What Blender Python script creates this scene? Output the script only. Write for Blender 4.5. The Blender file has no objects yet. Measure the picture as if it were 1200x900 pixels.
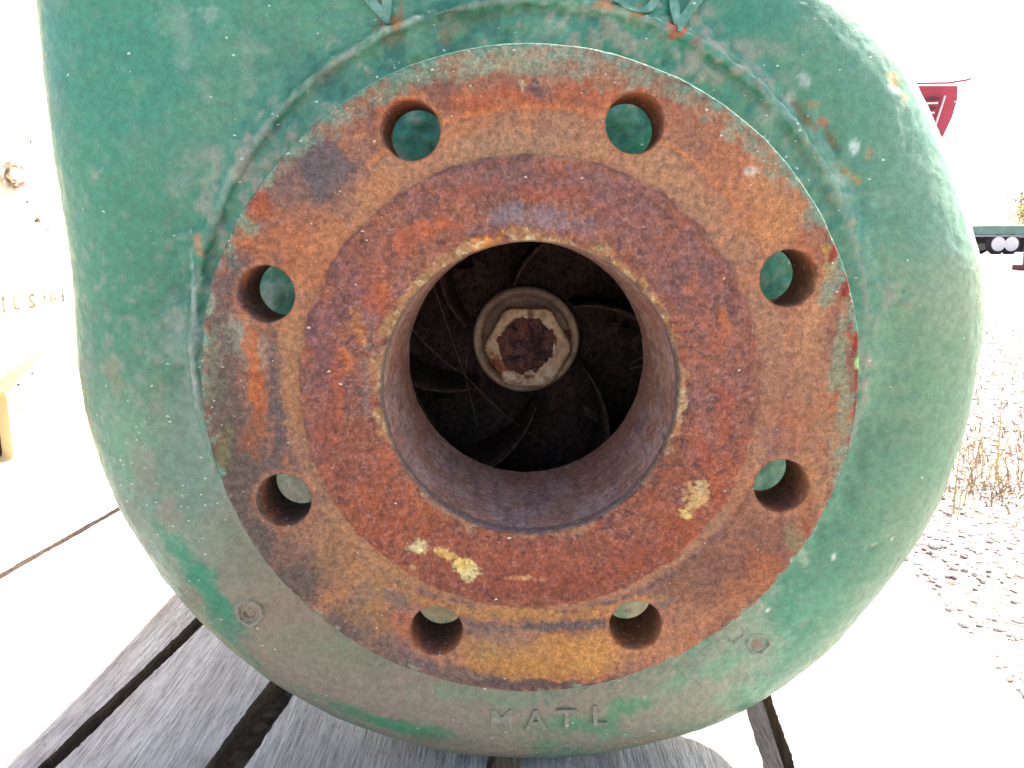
import bpy, bmesh, math, random
import numpy as np
from mathutils import Vector, Matrix
random.seed(7); rng = np.random.default_rng(7)
R = math.radians
sc = bpy.context.scene
col = sc.collection

# ------------------------------------------------------------------ camera, sky, sun, exposure
CAM = Vector((-0.00613, -0.27406, 0.05504))
PITCH = 0.172
LEAN = 0.016                       # the pump and its pallet lie about one degree out of level
cam_data = bpy.data.cameras.new('camera')
cam_data.sensor_width = 36.0
cam_data.lens = 28.5
cam_data.clip_start = 0.01
cam_data.clip_end = 3000
cam = bpy.data.objects.new('camera', cam_data)
col.objects.link(cam)
cam.location = CAM
cam.rotation_euler = (math.pi / 2 - PITCH, 0, 0)
sc.camera = cam

SUN_DIR = Vector((0.66, 0.50, 1.0)).normalized()
elev = math.asin(SUN_DIR.z); azim = math.atan2(SUN_DIR.x, SUN_DIR.y)
world = bpy.data.worlds.new('World'); sc.world = world; world.use_nodes = True
nt = world.node_tree; nt.nodes.clear()
sky = nt.nodes.new('ShaderNodeTexSky'); sky.sky_type = 'NISHITA'; sky.sun_disc = False
sky.sun_elevation = elev; sky.sun_rotation = azim
sky.air_density = 1.0; sky.dust_density = 3.5; sky.ozone_density = 0.6; sky.altitude = 200
bg = nt.nodes.new('ShaderNodeBackground'); bg.inputs['Strength'].default_value = 0.15
wo = nt.nodes.new('ShaderNodeOutputWorld')
nt.links.new(sky.outputs[0], bg.inputs[0]); nt.links.new(bg.outputs[0], wo.inputs[0])
sun_data = bpy.data.lights.new('sun', 'SUN'); sun_data.energy = 5.0; sun_data.angle = R(0.5)
sun_data.color = (1.0, 0.955, 0.89)
sun = bpy.data.objects.new('sun', sun_data); col.objects.link(sun)
sun.rotation_euler = SUN_DIR.to_track_quat('Z', 'Y').to_euler(); sun.location = SUN_DIR * 20
sc.view_settings.view_transform = 'Standard'; sc.view_settings.look = 'None'
sc.view_settings.exposure = 1.65; sc.view_settings.gamma = 1.0
sc.view_settings.use_curve_mapping = False
sc.cycles.max_bounces = 8; sc.cycles.diffuse_bounces = 5

# ------------------------------------------------------------------ helpers
def lin(r, g, b):
    return tuple(((c / 255 / 12.92) if c / 255 <= 0.04045 else ((c / 255 + 0.055) / 1.055) ** 2.4) for c in (r, g, b))

def _hash(ix, iy, iz, seed):
    h = (ix.astype(np.uint32) * np.uint32(73856093)) ^ (iy.astype(np.uint32) * np.uint32(19349663)) ^ (iz.astype(np.uint32) * np.uint32(83492791)) ^ np.uint32((seed * 2654435761) & 0xffffffff)
    h ^= h >> np.uint32(15); h *= np.uint32(2246822519); h ^= h >> np.uint32(13); h *= np.uint32(3266489917); h ^= h >> np.uint32(16)
    return h.astype(np.float32) / np.float32(4294967295.0)

def vnoise(P, f, seed=0):
    """value noise in 0..1 at points P (n,3), f cells per metre"""
    Q = P * f + 1000.37
    I = np.floor(Q).astype(np.int64); F = (Q - I).astype(np.float32)
    F = F * F * F * (F * (F * 6 - 15) + 10)
    x, y, z = F[:, 0], F[:, 1], F[:, 2]
    ix, iy, iz = I[:, 0], I[:, 1], I[:, 2]
    h = lambda a, b, c: _hash(ix + a, iy + b, iz + c, seed)
    return ((h(0,0,0) * (1-x) + h(1,0,0) * x) * (1-y) + (h(0,1,0) * (1-x) + h(1,1,0) * x) * y) * (1-z) + \
           ((h(0,0,1) * (1-x) + h(1,0,1) * x) * (1-y) + (h(0,1,1) * (1-x) + h(1,1,1) * x) * y) * z

def fbm(P, f, octaves=4, seed=0, gain=0.5):
    s = 0; a = 1.0; t = 0
    for k in range(octaves):
        s = s + a * vnoise(P, f * (2.03 ** k), seed + 31 * k); t += a; a *= gain
    return (s / t - 0.5) * 1.6 + 0.5            # about 0..1, centred at 0.5

def sstep(a, b, x):
    t = np.clip((x - a) / (b - a), 0, 1); return t * t * (3 - 2 * t)

def mixc(C, colour, w):
    return C * (1 - w[:, None]) + np.array(colour)[None, :] * w[:, None]

def paint(C, P, blobs, seed=0, warp=0.9):
    """lay stains with ragged noisy edges: (x, z, rx, rz, angle, strength, colour) in metres"""
    for k, (x, z, ra, rb, ang, st, cl) in enumerate(blobs):
        m = max(ra, rb) * 2.6
        sel = np.where((np.abs(P[:, 0] - x) < m) & (np.abs(P[:, 2] - z) < m))[0]
        if len(sel) == 0: continue
        Q = P[sel]; dx = Q[:, 0] - x; dz = Q[:, 2] - z
        ca, sa = math.cos(R(ang)), math.sin(R(ang))
        u = (dx * ca + dz * sa) / ra; v = (-dx * sa + dz * ca) / rb
        d = np.sqrt(u * u + v * v)
        s = min(ra, rb)
        n = fbm(Q, 0.7 / s, 3, seed + k * 7) * 0.6 + fbm(Q, 900, 2, seed + k) * 0.4
        w = (1 - sstep(0.45, 1.25, d + (n - 0.5) * warp * 1.6)) * st
        C[sel] = mixc(C[sel], cl, w)
    return C

def mesh_np(name, V, F, mat=None, parent=None, smooth=True, tri=None):
    me = bpy.data.meshes.new(name)
    V = np.asarray(V, dtype=np.float32); F = np.asarray(F, dtype=np.int32)
    n = F.shape[1]
    me.vertices.add(len(V)); me.vertices.foreach_set('co', V.ravel())
    me.loops.add(F.size); me.loops.foreach_set('vertex_index', F.ravel())
    me.polygons.add(len(F)); me.polygons.foreach_set('loop_start', np.arange(0, F.size, n, dtype=np.int32))
    me.polygons.foreach_set('use_smooth', np.full(len(F), smooth))
    me.update(calc_edges=True); me.validate()
    if mat: me.materials.append(mat)
    o = bpy.data.objects.new(name, me); col.objects.link(o)
    if parent: o.parent = parent
    return o

def set_col(o, C, name='Col'):
    me = o.data
    a = me.color_attributes.new(name, 'FLOAT_COLOR', 'POINT')
    A = np.ones((len(me.vertices), 4), np.float32); A[:, :3] = C
    a.data.foreach_set('color', A.ravel())

def set_val(o, W, name):
    a = o.data.attributes.new(name, 'FLOAT', 'POINT'); a.data.foreach_set('value', np.asarray(W, np.float32))

def bm_obj(name, bm, mat=None, parent=None, smooth=False):
    me = bpy.data.meshes.new(name); bmesh.ops.recalc_face_normals(bm, faces=bm.faces[:])
    bm.to_mesh(me); bm.free()
    if mat: me.materials.append(mat)
    if smooth:
        for p in me.polygons: p.use_smooth = True
    o = bpy.data.objects.new(name, me); col.objects.link(o)
    if parent: o.parent = parent
    return o

def tag(o, label=None, cat=None, group=None, kind=None):
    if label: o['label'] = label
    if cat: o['category'] = cat
    if group: o['group'] = group
    if kind: o['kind'] = kind
    return o

def empty(name, loc=(0, 0, 0), rot=(0, 0, 0)):
    o = bpy.data.objects.new(name, None); o.empty_display_size = 0.05
    col.objects.link(o); o.location = loc; o.rotation_euler = rot
    return o

def add_box(bm, c, s, bev=0, rot=None):
    r = bmesh.ops.create_cube(bm, size=1.0)
    vs = r['verts']
    for v in vs: v.co = Vector((v.co.x * s[0], v.co.y * s[1], v.co.z * s[2]))
    if bev:
        es = list({e for v in vs for e in v.link_edges})
        b = bmesh.ops.bevel(bm, geom=es, offset=bev, segments=2, affect='EDGES', profile=0.6)
        vs = list({v for f in b['faces'] for v in f.verts} | set(v for v in vs if v.is_valid))
    M = Matrix.Translation(c) @ (rot.to_4x4() if rot else Matrix.Identity(4))
    for v in vs: v.co = M @ v.co
    return vs

def add_tube(bm, pts, rad, seg=10, cap=True):
    pts = [Vector(p) for p in pts]; rings = []
    rads = rad if isinstance(rad, (list, tuple)) else [rad] * len(pts)
    for i, p in enumerate(pts):
        d = (pts[min(i + 1, len(pts) - 1)] - pts[max(i - 1, 0)]).normalized()
        a = d.orthogonal().normalized(); 
        if i: 
            a = (pa - d * pa.dot(d)).normalized()
        pa = a; b = d.cross(a)
        rings.append([bm.verts.new(p + (a * math.cos(2 * math.pi * k / seg) + b * math.sin(2 * math.pi * k / seg)) * rads[i]) for k in range(seg)])
    for i in range(len(rings) - 1):
        for k in range(seg):
            bm.faces.new((rings[i][k], rings[i][(k + 1) % seg], rings[i + 1][(k + 1) % seg], rings[i + 1][k]))
    if cap:
        bm.faces.new(rings[0][::-1]); bm.faces.new(rings[-1])

def add_lathe(bm, prof, M=Matrix.Identity(4), seg=48):
    """revolve (radius, height) pairs about local Z"""
    rings = []
    for (r, h) in prof:
        if r < 1e-6: rings.append([bm.verts.new(M @ Vector((0, 0, h)))])
        else: rings.append([bm.verts.new(M @ Vector((r * math.cos(2 * math.pi * k / seg), r * math.sin(2 * math.pi * k / seg), h))) for k in range(seg)])
    for a, b in zip(rings[:-1], rings[1:]):
        for k in range(seg):
            k2 = (k + 1) % seg
            if len(a) == 1 and len(b) == 1: continue
            if len(a) == 1: bm.faces.new((a[0], b[k2], b[k]))
            elif len(b) == 1: bm.faces.new((a[k], a[k2], b[0]))
            else: bm.faces.new((a[k], a[k2], b[k2], b[k]))
AXY = Matrix.Rotation(math.pi / 2, 4, 'X')       # local Z -> world -Y (towards the viewer)

# ------------------------------------------------------------------ materials
def new_mat(name):
    m = bpy.data.materials.new(name); m.use_nodes = True
    n = m.node_tree.nodes; n.clear()
    out = n.new('ShaderNodeOutputMaterial'); b = n.new('ShaderNodeBsdfPrincipled')
    m.node_tree.links.new(b.outputs[0], out.inputs[0])
    return m, m.node_tree, b

def N(t, kind, **kw):
    n = t.nodes.new(kind)
    for k, v in kw.items():
        if k.startswith('i_'): n.inputs[k[2:].replace('_', ' ')].default_value = v
        else: setattr(n, k, v)
    return n

def noise(t, vec, scale, detail=4, rough=0.6):
    n = N(t, 'ShaderNodeTexNoise'); n.inputs['Scale'].default_value = scale
    n.inputs['Detail'].default_value = detail; n.inputs['Roughness'].default_value = rough
    t.links.new(vec, n.inputs['Vector']); return n.outputs['Fac']

def ramp(t, fac, stops):
    n = N(t, 'ShaderNodeValToRGB'); cr = n.color_ramp
    while len(cr.elements) < len(stops): cr.elements.new(0.5)
    for e, (p, c) in zip(cr.elements, stops):
        e.position = p; e.color = (*c, 1) if len(c) == 3 else c
    t.links.new(fac, n.inputs[0]); return n.outputs[0]

def rampv(t, fac, a, b, va=0.0, vb=1.0):
    n = N(t, 'ShaderNodeMapRange'); n.interpolation_type = 'SMOOTHSTEP'
    for k, v in zip(('From Min', 'From Max', 'To Min', 'To Max'), (a, b, va, vb)): n.inputs[k].default_value = v
    t.links.new(fac, n.inputs['Value']); return n.outputs[0]

def math_(t, op, a, b=None, clamp=False):
    n = N(t, 'ShaderNodeMath', operation=op, use_clamp=clamp)
    for i, x in enumerate((a, b)):
        if x is None: continue
        if isinstance(x, (int, float)): n.inputs[i].default_value = x
        else: t.links.new(x, n.inputs[i])
    return n.outputs[0]

def mix(t, fac, a, b, blend='MIX'):
    n = N(t, 'ShaderNodeMix', data_type='RGBA', blend_type=blend)
    for s, x in (('Factor', fac), ('A', a), ('B', b)):
        i = [q for q in n.inputs if q.name == s and (q.type == 'RGBA' or (s == 'Factor' and q.type == 'VALUE'))][0]
        if isinstance(x, (int, float)): i.default_value = x
        elif isinstance(x, tuple): i.default_value = (*x, 1) if len(x) == 3 else x
        else: t.links.new(x, i)
    return [q for q in n.outputs if q.type == 'RGBA'][0]

def bump(t, b, h, strength=0.5, dist=0.001):
    n = N(t, 'ShaderNodeBump'); n.inputs['Strength'].default_value = strength; n.inputs['Distance'].default_value = dist
    t.links.new(h, n.inputs['Height']); t.links.new(n.outputs[0], b.inputs['Normal'])

def specks(t, vec, scale, size, keep, dens=None):
    """little pale flecks: sparse cells of a Voronoi field; returns a 0..1 mask"""
    v = N(t, 'ShaderNodeTexVoronoi', feature='F1'); v.inputs['Scale'].default_value = scale
    mp = N(t, 'ShaderNodeMapping'); mp.inputs['Scale'].default_value = (0.62, 1, 1); mp.inputs['Rotation'].default_value = (0, 0.25, 0); t.links.new(vec, mp.inputs[0])
    wob = N(t, 'ShaderNodeVectorMath', operation='MULTIPLY_ADD'); nz = N(t, 'ShaderNodeTexNoise'); nz.inputs['Scale'].default_value = scale * 2.5; t.links.new(vec, nz.inputs['Vector'])
    t.links.new(nz.outputs['Color'], wob.inputs[0]); wob.inputs[1].default_value = (0.5 / scale,) * 3; t.links.new(mp.outputs[0], wob.inputs[2])
    t.links.new(wob.outputs[0], v.inputs['Vector'])
    sep = N(t, 'ShaderNodeSeparateColor'); t.links.new(v.outputs['Color'], sep.inputs[0])
    rad = math_(t, 'MULTIPLY', sep.outputs[1], size)
    k = keep if dens is None else math_(t, 'MULTIPLY', dens, keep)
    on = math_(t, 'LESS_THAN', sep.outputs[0], k)
    inside = math_(t, 'LESS_THAN', v.outputs['Distance'], rad)
    return math_(t, 'MULTIPLY', on, inside)

def attr_mat(name, rough=0.8, fine=(700, 2200), contrast=0.35, bumps=((500, 1.0), (1800, 0.6)), bstr=0.6, bdist=0.0006,
             speck=None, speck_col=(0.50, 0.52, 0.44), rough_attr=False, spec=0.3):
    m, t, b = new_mat(name)
    tc = N(t, 'ShaderNodeTexCoord').outputs['Object']
    a = N(t, 'ShaderNodeAttribute', attribute_name='Col').outputs['Color']
    n1 = rampv(t, noise(t, tc, fine[0], 5, 0.65), 0.3, 0.7, 1 - contrast, 1 + contrast)
    n2 = rampv(t, noise(t, tc, fine[1], 3, 0.7), 0.28, 0.72, 1 - contrast * 0.8, 1 + contrast * 0.8)
    k = math_(t, 'MULTIPLY', n1, n2)
    vm = N(t, 'ShaderNodeVectorMath', operation='SCALE'); t.links.new(a, vm.inputs[0]); t.links.new(k, vm.inputs['Scale'])
    c = vm.outputs[0]
    if speck:
        d = N(t, 'ShaderNodeAttribute', attribute_name='Speck').outputs['Fac']
        for (s, size, keep) in speck:
            c = mix(t, specks(t, tc, s, size, keep, d), c, speck_col)
    t.links.new(c, b.inputs['Base Color'])
    if rough_attr:
        ra = N(t, 'ShaderNodeAttribute', attribute_name='Rough').outputs['Fac']
        rr = math_(t, 'ADD', ra, rampv(t, noise(t, tc, 300, 3), 0.3, 0.7, -0.08, 0.08))
        t.links.new(rr, b.inputs['Roughness'])
    else: b.inputs['Roughness'].default_value = rough
    b.inputs['Specular IOR Level'].default_value = spec
    h = None
    for (s, w) in bumps:
        x = math_(t, 'MULTIPLY', noise(t, tc, s, 4, 0.6), w)
        h = x if h is None else math_(t, 'ADD', h, x)
    bump(t, b, h, bstr, bdist)
    return m

def plain_mat(name, c, rough=0.6, var=0.2, scale=8, c2=None, bstr=0.0, metallic=0.0, bdist=0.003):
    m, t, b = new_mat(name)
    tc = N(t, 'ShaderNodeTexCoord').outputs['Object']
    n = noise(t, tc, scale, 6, 0.6)
    c2 = c2 or tuple(x * (1 - var) for x in c)
    t.links.new(mix(t, rampv(t, n, 0.35, 0.65), c, c2), b.inputs['Base Color'])
    b.inputs['Roughness'].default_value = rough; b.inputs['Metallic'].default_value = metallic
    if bstr: bump(t, b, n, bstr, bdist)
    return m

M_RUST = attr_mat('rusted_iron', 0.82, (420, 1150), 0.30, ((260, 1.0), (900, 0.9), (2400, 0.4)), 0.75, 0.0006,
                  speck=((820, 0.36, 0.26), (430, 0.19, 0.14)), speck_col=(0.60, 0.52, 0.40), spec=0.25)
M_GREEN = attr_mat('green_paint', 0.42, (330, 1100), 0.15, ((160, 0.8), (420, 0.9), (1300, 0.35)), 0.26, 0.0008,
                   speck=((620, 0.29, 0.24), (340, 0.15, 0.10)), speck_col=(0.56, 0.64, 0.55), rough_attr=True, spec=0.45)
M_DARK = attr_mat('dark_matt_iron', 0.95, (300, 1200), 0.45, ((200, 1.0), (900, 0.7)), 0.8, 0.0012, spec=0.05)  # dark and matt, without gloss on the vane edges
M_NUT = attr_mat('old_painted_steel', 0.7, (500, 1800), 0.2, ((500, 1.0), (1800, 0.5)), 0.5, 0.0005, spec=0.3)

# ------------------------------------------------------------------ the pump casing as a solid (metres, pump frame: y is depth behind the flange face)
def rbox2(a, b, ha, hb, rad):
    qa = np.abs(a) - ha + rad; qb = np.abs(b) - hb + rad
    return np.sqrt(np.maximum(qa, 0) ** 2 + np.maximum(qb, 0) ** 2) + np.minimum(np.maximum(qa, qb), 0) - rad

def smin(a, b, k):
    h = np.maximum(k - np.abs(a - b), 0) / k
    return np.minimum(a, b) - h * h * k * 0.25

def casing_sdf(x, y, z):
    r = np.sqrt(x * x + z * z)
    s = np.clip((x - 0.02) / 0.07, 0, 1) * np.clip((0.085 - z) / 0.04, 0, 1)   # right of the cover the skins run flush
    d = rbox2(r, y - 0.103 + 0.0022 * s, 0.2035, 0.047 + 0.0022 * s, 0.046)    # volute
    noz = rbox2(x + 0.134, y - 0.103, 0.0705, 0.049, 0.047)             # discharge branch going up on the left
    noz = np.maximum(noz + 0.18 * np.maximum(0.085 - z, 0) ** 1.5 * 3.0, z - 0.285)
    d = smin(d, noz, 0.012)
    rc = np.sqrt((x - 0.001) ** 2 + (z - 0.003) ** 2)
    d = smin(d, rbox2(rc, y - 0.0815, 0.1370, 0.031, 0.003), 0.012)      # suction cover, a little proud
    rid = np.sqrt((rc - 0.1358) ** 2 + (y - 0.0500) ** 2)  - 0.0021 + 0.004 * s      # thin raised bead round the cover
    d = smin(d, rid, 0.003)
    gro = np.sqrt((rc - 0.1324) ** 2 + (y - 0.0478) ** 2)  - 0.0014 + 0.0010 * np.clip(-x / 0.04, 0, 1) + 0.004 * s      # shallow groove just inside it
    d = -smin(-d, gro, 0.0015)
    neck = rbox2(r, y - 0.045, 0.064, 0.025, 0.003)
    d = smin(d, neck, 0.016)
    d = np.maximum(d, -(rbox2(r, y - 0.03, 0.0535, 0.06, 0.002)))       # bore
    d = np.maximum(d, -(rbox2(r, y - 0.114, 0.105, 0.038, 0.01)))       # chamber for the impeller
    return d

# stains, chips, wear and painted highlight strokes: (x, z, half width, half height, angle, strength, linear colour) in metres on the part
CASING_MARKS = [
    (-0.09678, -0.05067, 0.00924, 0.00965, 0, 0.95, (0.305, 0.314, 0.2307)),
    (-0.03726, -0.10532, 0.01465, 0.00787, 0, 1, (0.2705, 0.2542, 0.162)),
    (0.04572, -0.10233, 0.01456, 0.00783, 0, 1, (0.3325, 0.3325, 0.2307)),
    (-0.10185, 0.02981, 0.00541, 0.00611, 0, 0.5, (0.2705, 0.305, 0.2623)),
    (0.10069, -0.04389, 0.00564, 0.00514, 0, 0.4, (0.2232, 0.3712, 0.2542)),
    (-0.10729, -0.11452, 0.03559, 0.04852, -35, 1, (0.2159, 0.1878, 0.1384)),
    (-0.12034, -0.08273, 0.02608, 0.0395, -30, 0.8, (0.2016, 0.2016, 0.15)),
    (-0.07489, -0.14786, 0.06232, 0.03242, -28, 1, (0.2307, 0.1946, 0.1441)),
    (-0.02922, -0.16257, 0.05785, 0.02831, -8, 1, (0.2384, 0.2016, 0.15)),
    (0.02082, -0.16381, 0.06522, 0.02833, 5, 0.95, (0.2542, 0.2232, 0.162)),
    (0.06942, -0.14559, 0.0413, 0.02154, 25, 0.85, (0.2623, 0.2623, 0.1878)),
    (0.09081, -0.12834, 0.02984, 0.01867, 35, 0.6, (0.305, 0.305, 0.2307)),
    (-0.14355, -0.04822, 0.02531, 0.03395, -20, 0.5, (0.15, 0.2232, 0.1683)),
    (-0.14672, -0.08332, 0.01063, 0.02948, -40, 0.6, (0.2159, 0.2705, 0.1946)),
    (-0.16769, -0.02632, 0.01235, 0.0265, -15, 0.4, (0.1384, 0.2789, 0.1812)),
    (-0.13617, -0.16365, 0.01258, 0.01379, 0, 0.7, (0.2705, 0.2623, 0.1812)),
    (-0.10768, -0.18218, 0.02539, 0.00935, -30, 0.7, (0.2542, 0.2462, 0.162)),
    (-0.14322, -0.12608, 0.0096, 0.024, 45, 0.5, (0.305, 0.305, 0.1946)),
    (-0.1575, -0.07215, 0.0114, 0.02559, -30, 0.45, (0.162, 0.2542, 0.1812)),
    (-0.13818, -0.01438, 0.0156, 0.03484, 0, 0.4, (0.162, 0.2542, 0.2086)),
    (-0.14576, 0.01366, 0.01837, 0.01416, 20, 0.35, (0.2159, 0.2874, 0.2542)),
    (-0.14341, 0.01896, 0.00465, 0.00632, 0, 0.4, (0.2623, 0.2831, 0.2542)),
    (-0.15802, 0.01365, 0.00491, 0.00354, 0, 0.35, (0.2232, 0.2705, 0.2307)),
    (-0.13879, -0.0994, 0.00669, 0.02668, 35, 0.85, (0.0212, 0.2159, 0.117)),
    (-0.13532, -0.11982, 0.00593, 0.01899, 30, 0.7, (0.0296, 0.2016, 0.1119)),
    (-0.14879, -0.08354, 0.00504, 0.02141, 32, 0.55, (0.0452, 0.2462, 0.15)),
    (-0.08154, -0.12672, 0.01885, 0.00819, -30, 0.4, (0.1559, 0.2159, 0.1329)),
    (-0.05296, -0.16949, 0.0243, 0.0048, -12, 0.75, (0.0343, 0.2159, 0.1022)),
    (-0.07638, -0.16299, 0.03009, 0.0042, -22, 0.7, (0.0452, 0.2159, 0.107)),
    (-0.02139, -0.14949, 0.02289, 0.00586, -4, 0.45, (0.117, 0.2623, 0.15)),
    (0.0324, -0.16552, 0.01538, 0.00703, 0, 0.6, (0.0612, 0.2623, 0.1274)),
    (0.01313, -0.1647, 0.01542, 0.00569, 0, 0.5, (0.0723, 0.2542, 0.1274)),
    (0.00952, -0.17665, 0.00784, 0.006, 0, 0.5, (0.0612, 0.2232, 0.1022)),
    (0.04529, -0.15401, 0.01362, 0.00433, 15, 0.6, (0.0513, 0.2623, 0.1274)),
    (0.0655, -0.14151, 0.00967, 0.00412, 25, 0.5, (0.0612, 0.2874, 0.1559)),
    (0.09336, -0.15196, 0.01335, 0.00834, 30, 0.4, (0.1022, 0.305, 0.1812)),
    (0.08733, -0.13251, 0.01107, 0.00656, 30, 0.5, (0.0802, 0.305, 0.1812)),
    (0.11561, -0.10829, 0.02231, 0.01995, 40, 0.35, (0.0887, 0.305, 0.1878)),
    (-0.10238, -0.1269, 0.01544, 0.00864, -20, 0.3, (0.1559, 0.2307, 0.1384)),
    (-0.00613, -0.17073, 0.02327, 0.00532, 0, 0.3, (0.117, 0.2159, 0.1022)),
    (0.05315, -0.17816, 0.02175, 0.006, 8, 0.5, (0.2623, 0.1746, 0.107)),
    (0.11248, -0.18452, 0.01271, 0.00469, 20, 0.4, (0.305, 0.2232, 0.1274)),
    (-0.03764, -0.17743, 0.02027, 0.0042, -4, 0.5, (0.1559, 0.162, 0.0887)),
    (-0.16988, -0.04172, 0.00905, 0.02, -10, 0.35, (0.117, 0.2874, 0.162)),
    (-0.10687, 0.11708, 0.00385, 0.01543, 5, 0.3, (0.2623, 0.305, 0.2462)),
    (-0.13127, 0.12508, 0.004, 0.01055, 0, 0.45, (0.2307, 0.305, 0.2542)),
    (-0.13397, 0.13432, 0.00844, 0.00608, 0, 0.35, (0.2159, 0.305, 0.2623)),
    (-0.12079, 0.13574, 0.00395, 0.00368, 0, 0.4, (0.402, 0.5149, 0.402)),
    (-0.12381, 0.10781, 0.00265, 0.00439, 0, 0.4, (0.2307, 0.2705, 0.2232)),
    (-0.10334, 0.12327, 0.00571, 0.00246, 0, 0.4, (0.2623, 0.3325, 0.2623)),
    (-0.17304, -0.00102, 0.00386, 0.01095, 10, 0.5, (0.2232, 0.2016, 0.1274)),
    (-0.13791, 0.07448, 0.00467, 0.00843, 0, 0.3, (0.2232, 0.305, 0.2623)),
    (-0.15349, -0.01496, 0.00355, 0.01456, 0, 0.35, (0.1878, 0.2159, 0.1274)),
    (-0.16394, -0.04499, 0.00582, 0.01571, 10, 0.4, (0.2623, 0.2232, 0.1746)),
    (-0.15225, -0.06363, 0.00781, 0.01189, -20, 0.45, (0.2705, 0.2159, 0.162)),
    (-0.13261, 0.07771, 0.003, 0.00775, 0, 0.25, (0.2623, 0.305, 0.2789)),
    (-0.17058, 0.077, 0.0028, 0.00197, 0, 0.4, (0.305, 0.3515, 0.2623)),
    (-0.12973, 0.04987, 0.0027, 0.00432, 5, 0.8, (0.4342, 0.2232, 0.1274)),
    (-0.10388, 0.08844, 0.00942, 0.00157, 52, 0.4, (0.305, 0.3515, 0.305)),  # pale strokes along the cover bead paint in its highlight
    (-0.07024, 0.11781, 0.01246, 0.0015, 38, 0.45, (0.3916, 0.3813, 0.305)),
    (-0.04748, 0.13045, 0.01092, 0.00135, 24, 0.55, (0.402, 0.4564, 0.3515)),
    (-0.13281, 0.02487, 0.00126, 0.02038, 2, 0.55, (0.3515, 0.4564, 0.4125)),
    (-0.13564, -0.00271, 0.0015, 0.01419, 0, 0.5, (0.3515, 0.3916, 0.3515)),
    (-0.11767, 0.06779, 0.00156, 0.01288, -28, 0.45, (0.3515, 0.4564, 0.402)),
    (0.02562, 0.13529, 0.01883, 0.00107, -6, 0.4, (0.5149, 0.5149, 0.402)),
    (-0.0499, 0.13141, 0.00325, 0.00419, 20, 0.85, (0.3325, 0.1119, 0.0319)),
    (-0.0555, 0.13523, 0.00166, 0.00651, 20, 0.75, (0.2623, 0.1274, 0.0452)),
    (-0.04822, 0.13626, 0.00134, 0.00546, 0, 0.7, (0.2384, 0.117, 0.0482)),
    (-0.05619, 0.13035, 0.00321, 0.00231, 0, 0.6, (0.1022, 0.0648, 0.0319)),
    (-0.02856, 0.12785, 0.00449, 0.00271, 0, 0.6, (0.1559, 0.1274, 0.0545)),
    (-0.03242, 0.12665, 0.00224, 0.00302, 0, 0.7, (0.305, 0.1559, 0.0545)),
    (-0.02633, 0.12665, 0.00224, 0.00241, 0, 0.8, (0.0212, 0.1878, 0.0802)),
    (-0.05095, 0.1256, 0.00374, 0.00159, 20, 0.5, (0.305, 0.2232, 0.1559)),
    (-0.0577, 0.11815, 0.00645, 0.00305, 0, 0.4, (0.0116, 0.2159, 0.0762)),
    (-0.02853, 0.12966, 0.0064, 0.0036, 0, 0.35, (0.305, 0.3515, 0.2623)),
    (0.02886, 0.13826, 0.0037, 0.003, 0, 0.8, (0.4564, 0.1878, 0.0802)),
    (0.04092, 0.13446, 0.00307, 0.0036, 0, 0.75, (0.4342, 0.1559, 0.0802)),
    (0.05585, 0.12952, 0.00438, 0.0036, 20, 0.85, (0.402, 0.0802, 0.0452)),
    (0.06278, 0.13784, 0.00195, 0.00488, 10, 0.6, (0.2623, 0.1559, 0.1022)),
    (0.06349, 0.12448, 0.00272, 0.00281, 0, 0.6, (0.2623, 0.1274, 0.1022)),
    (0.00988, 0.12876, 0.00961, 0.00361, 10, 0.35, (0.305, 0.4342, 0.3712)),
    (0.10127, 0.10514, 0.00326, 0.0023, -45, 0.6, (0.3515, 0.3515, 0.305)),
    (0.1048, 0.10134, 0.00586, 0.00197, -50, 0.8, (0.107, 0.0887, 0.0452)),
    (0.10909, 0.09625, 0.00522, 0.00198, -40, 0.85, (0.1812, 0.117, 0.0452)),
    (0.11477, 0.0967, 0.00305, 0.00161, -20, 0.9, (0.3813, 0.117, 0.0545)),
    (0.11069, 0.10307, 0.00299, 0.00159, 0, 0.5, (0.3712, 0.1878, 0.0802)),
    (0.11928, 0.08931, 0.00691, 0.00162, -58, 0.85, (0.117, 0.1022, 0.0513)),
    (0.12192, 0.08446, 0.00351, 0.00131, -70, 0.7, (0.0176, 0.1274, 0.0612)),
    (0.12821, 0.08707, 0.00201, 0.00291, 10, 0.6, (0.552, 0.6445, 0.6172)),
    (0.12723, 0.07561, 0.00639, 0.00231, -38, 0.85, (0.305, 0.1878, 0.0545)),
    (0.12248, 0.07851, 0.00305, 0.00166, -30, 0.5, (0.1559, 0.1559, 0.0612)),
    (0.13379, 0.08382, 0.00135, 0.00295, 0, 0.5, (0.3712, 0.2232, 0.1274)),
    (0.13877, 0.0664, 0.00404, 0.00396, 0, 0.35, (0.2623, 0.402, 0.3231)),
    (0.12024, 0.07442, 0.00918, 0.00341, 0, 0.25, (0.305, 0.5149, 0.402)),
    (0.14519, 0.11268, 0.00283, 0.00465, 8, 0.85, (0.4342, 0.3613, 0.2016)),
    (0.14935, 0.10651, 0.00191, 0.00283, 10, 0.7, (0.4342, 0.3613, 0.2016)),
    (0.14767, 0.09458, 0.00082, 0.01001, 12, 0.35, (0.402, 0.5149, 0.3515)),
    (0.10746, 0.11159, 0.00231, 0.00283, 30, 0.5, (0.402, 0.4564, 0.4564)),
    (0.12583, 0.11833, 0.00149, 0.00132, 0, 0.5, (0.0452, 0.1022, 0.1274)),
    (0.09066, 0.08867, 0.00131, 0.00127, 0, 0.9, (0.6867, 0.6867, 0.5776)),
    (0.09375, 0.09182, 0.00851, 0.00252, -50, 0.4, (0.1559, 0.305, 0.2159)),
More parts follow.
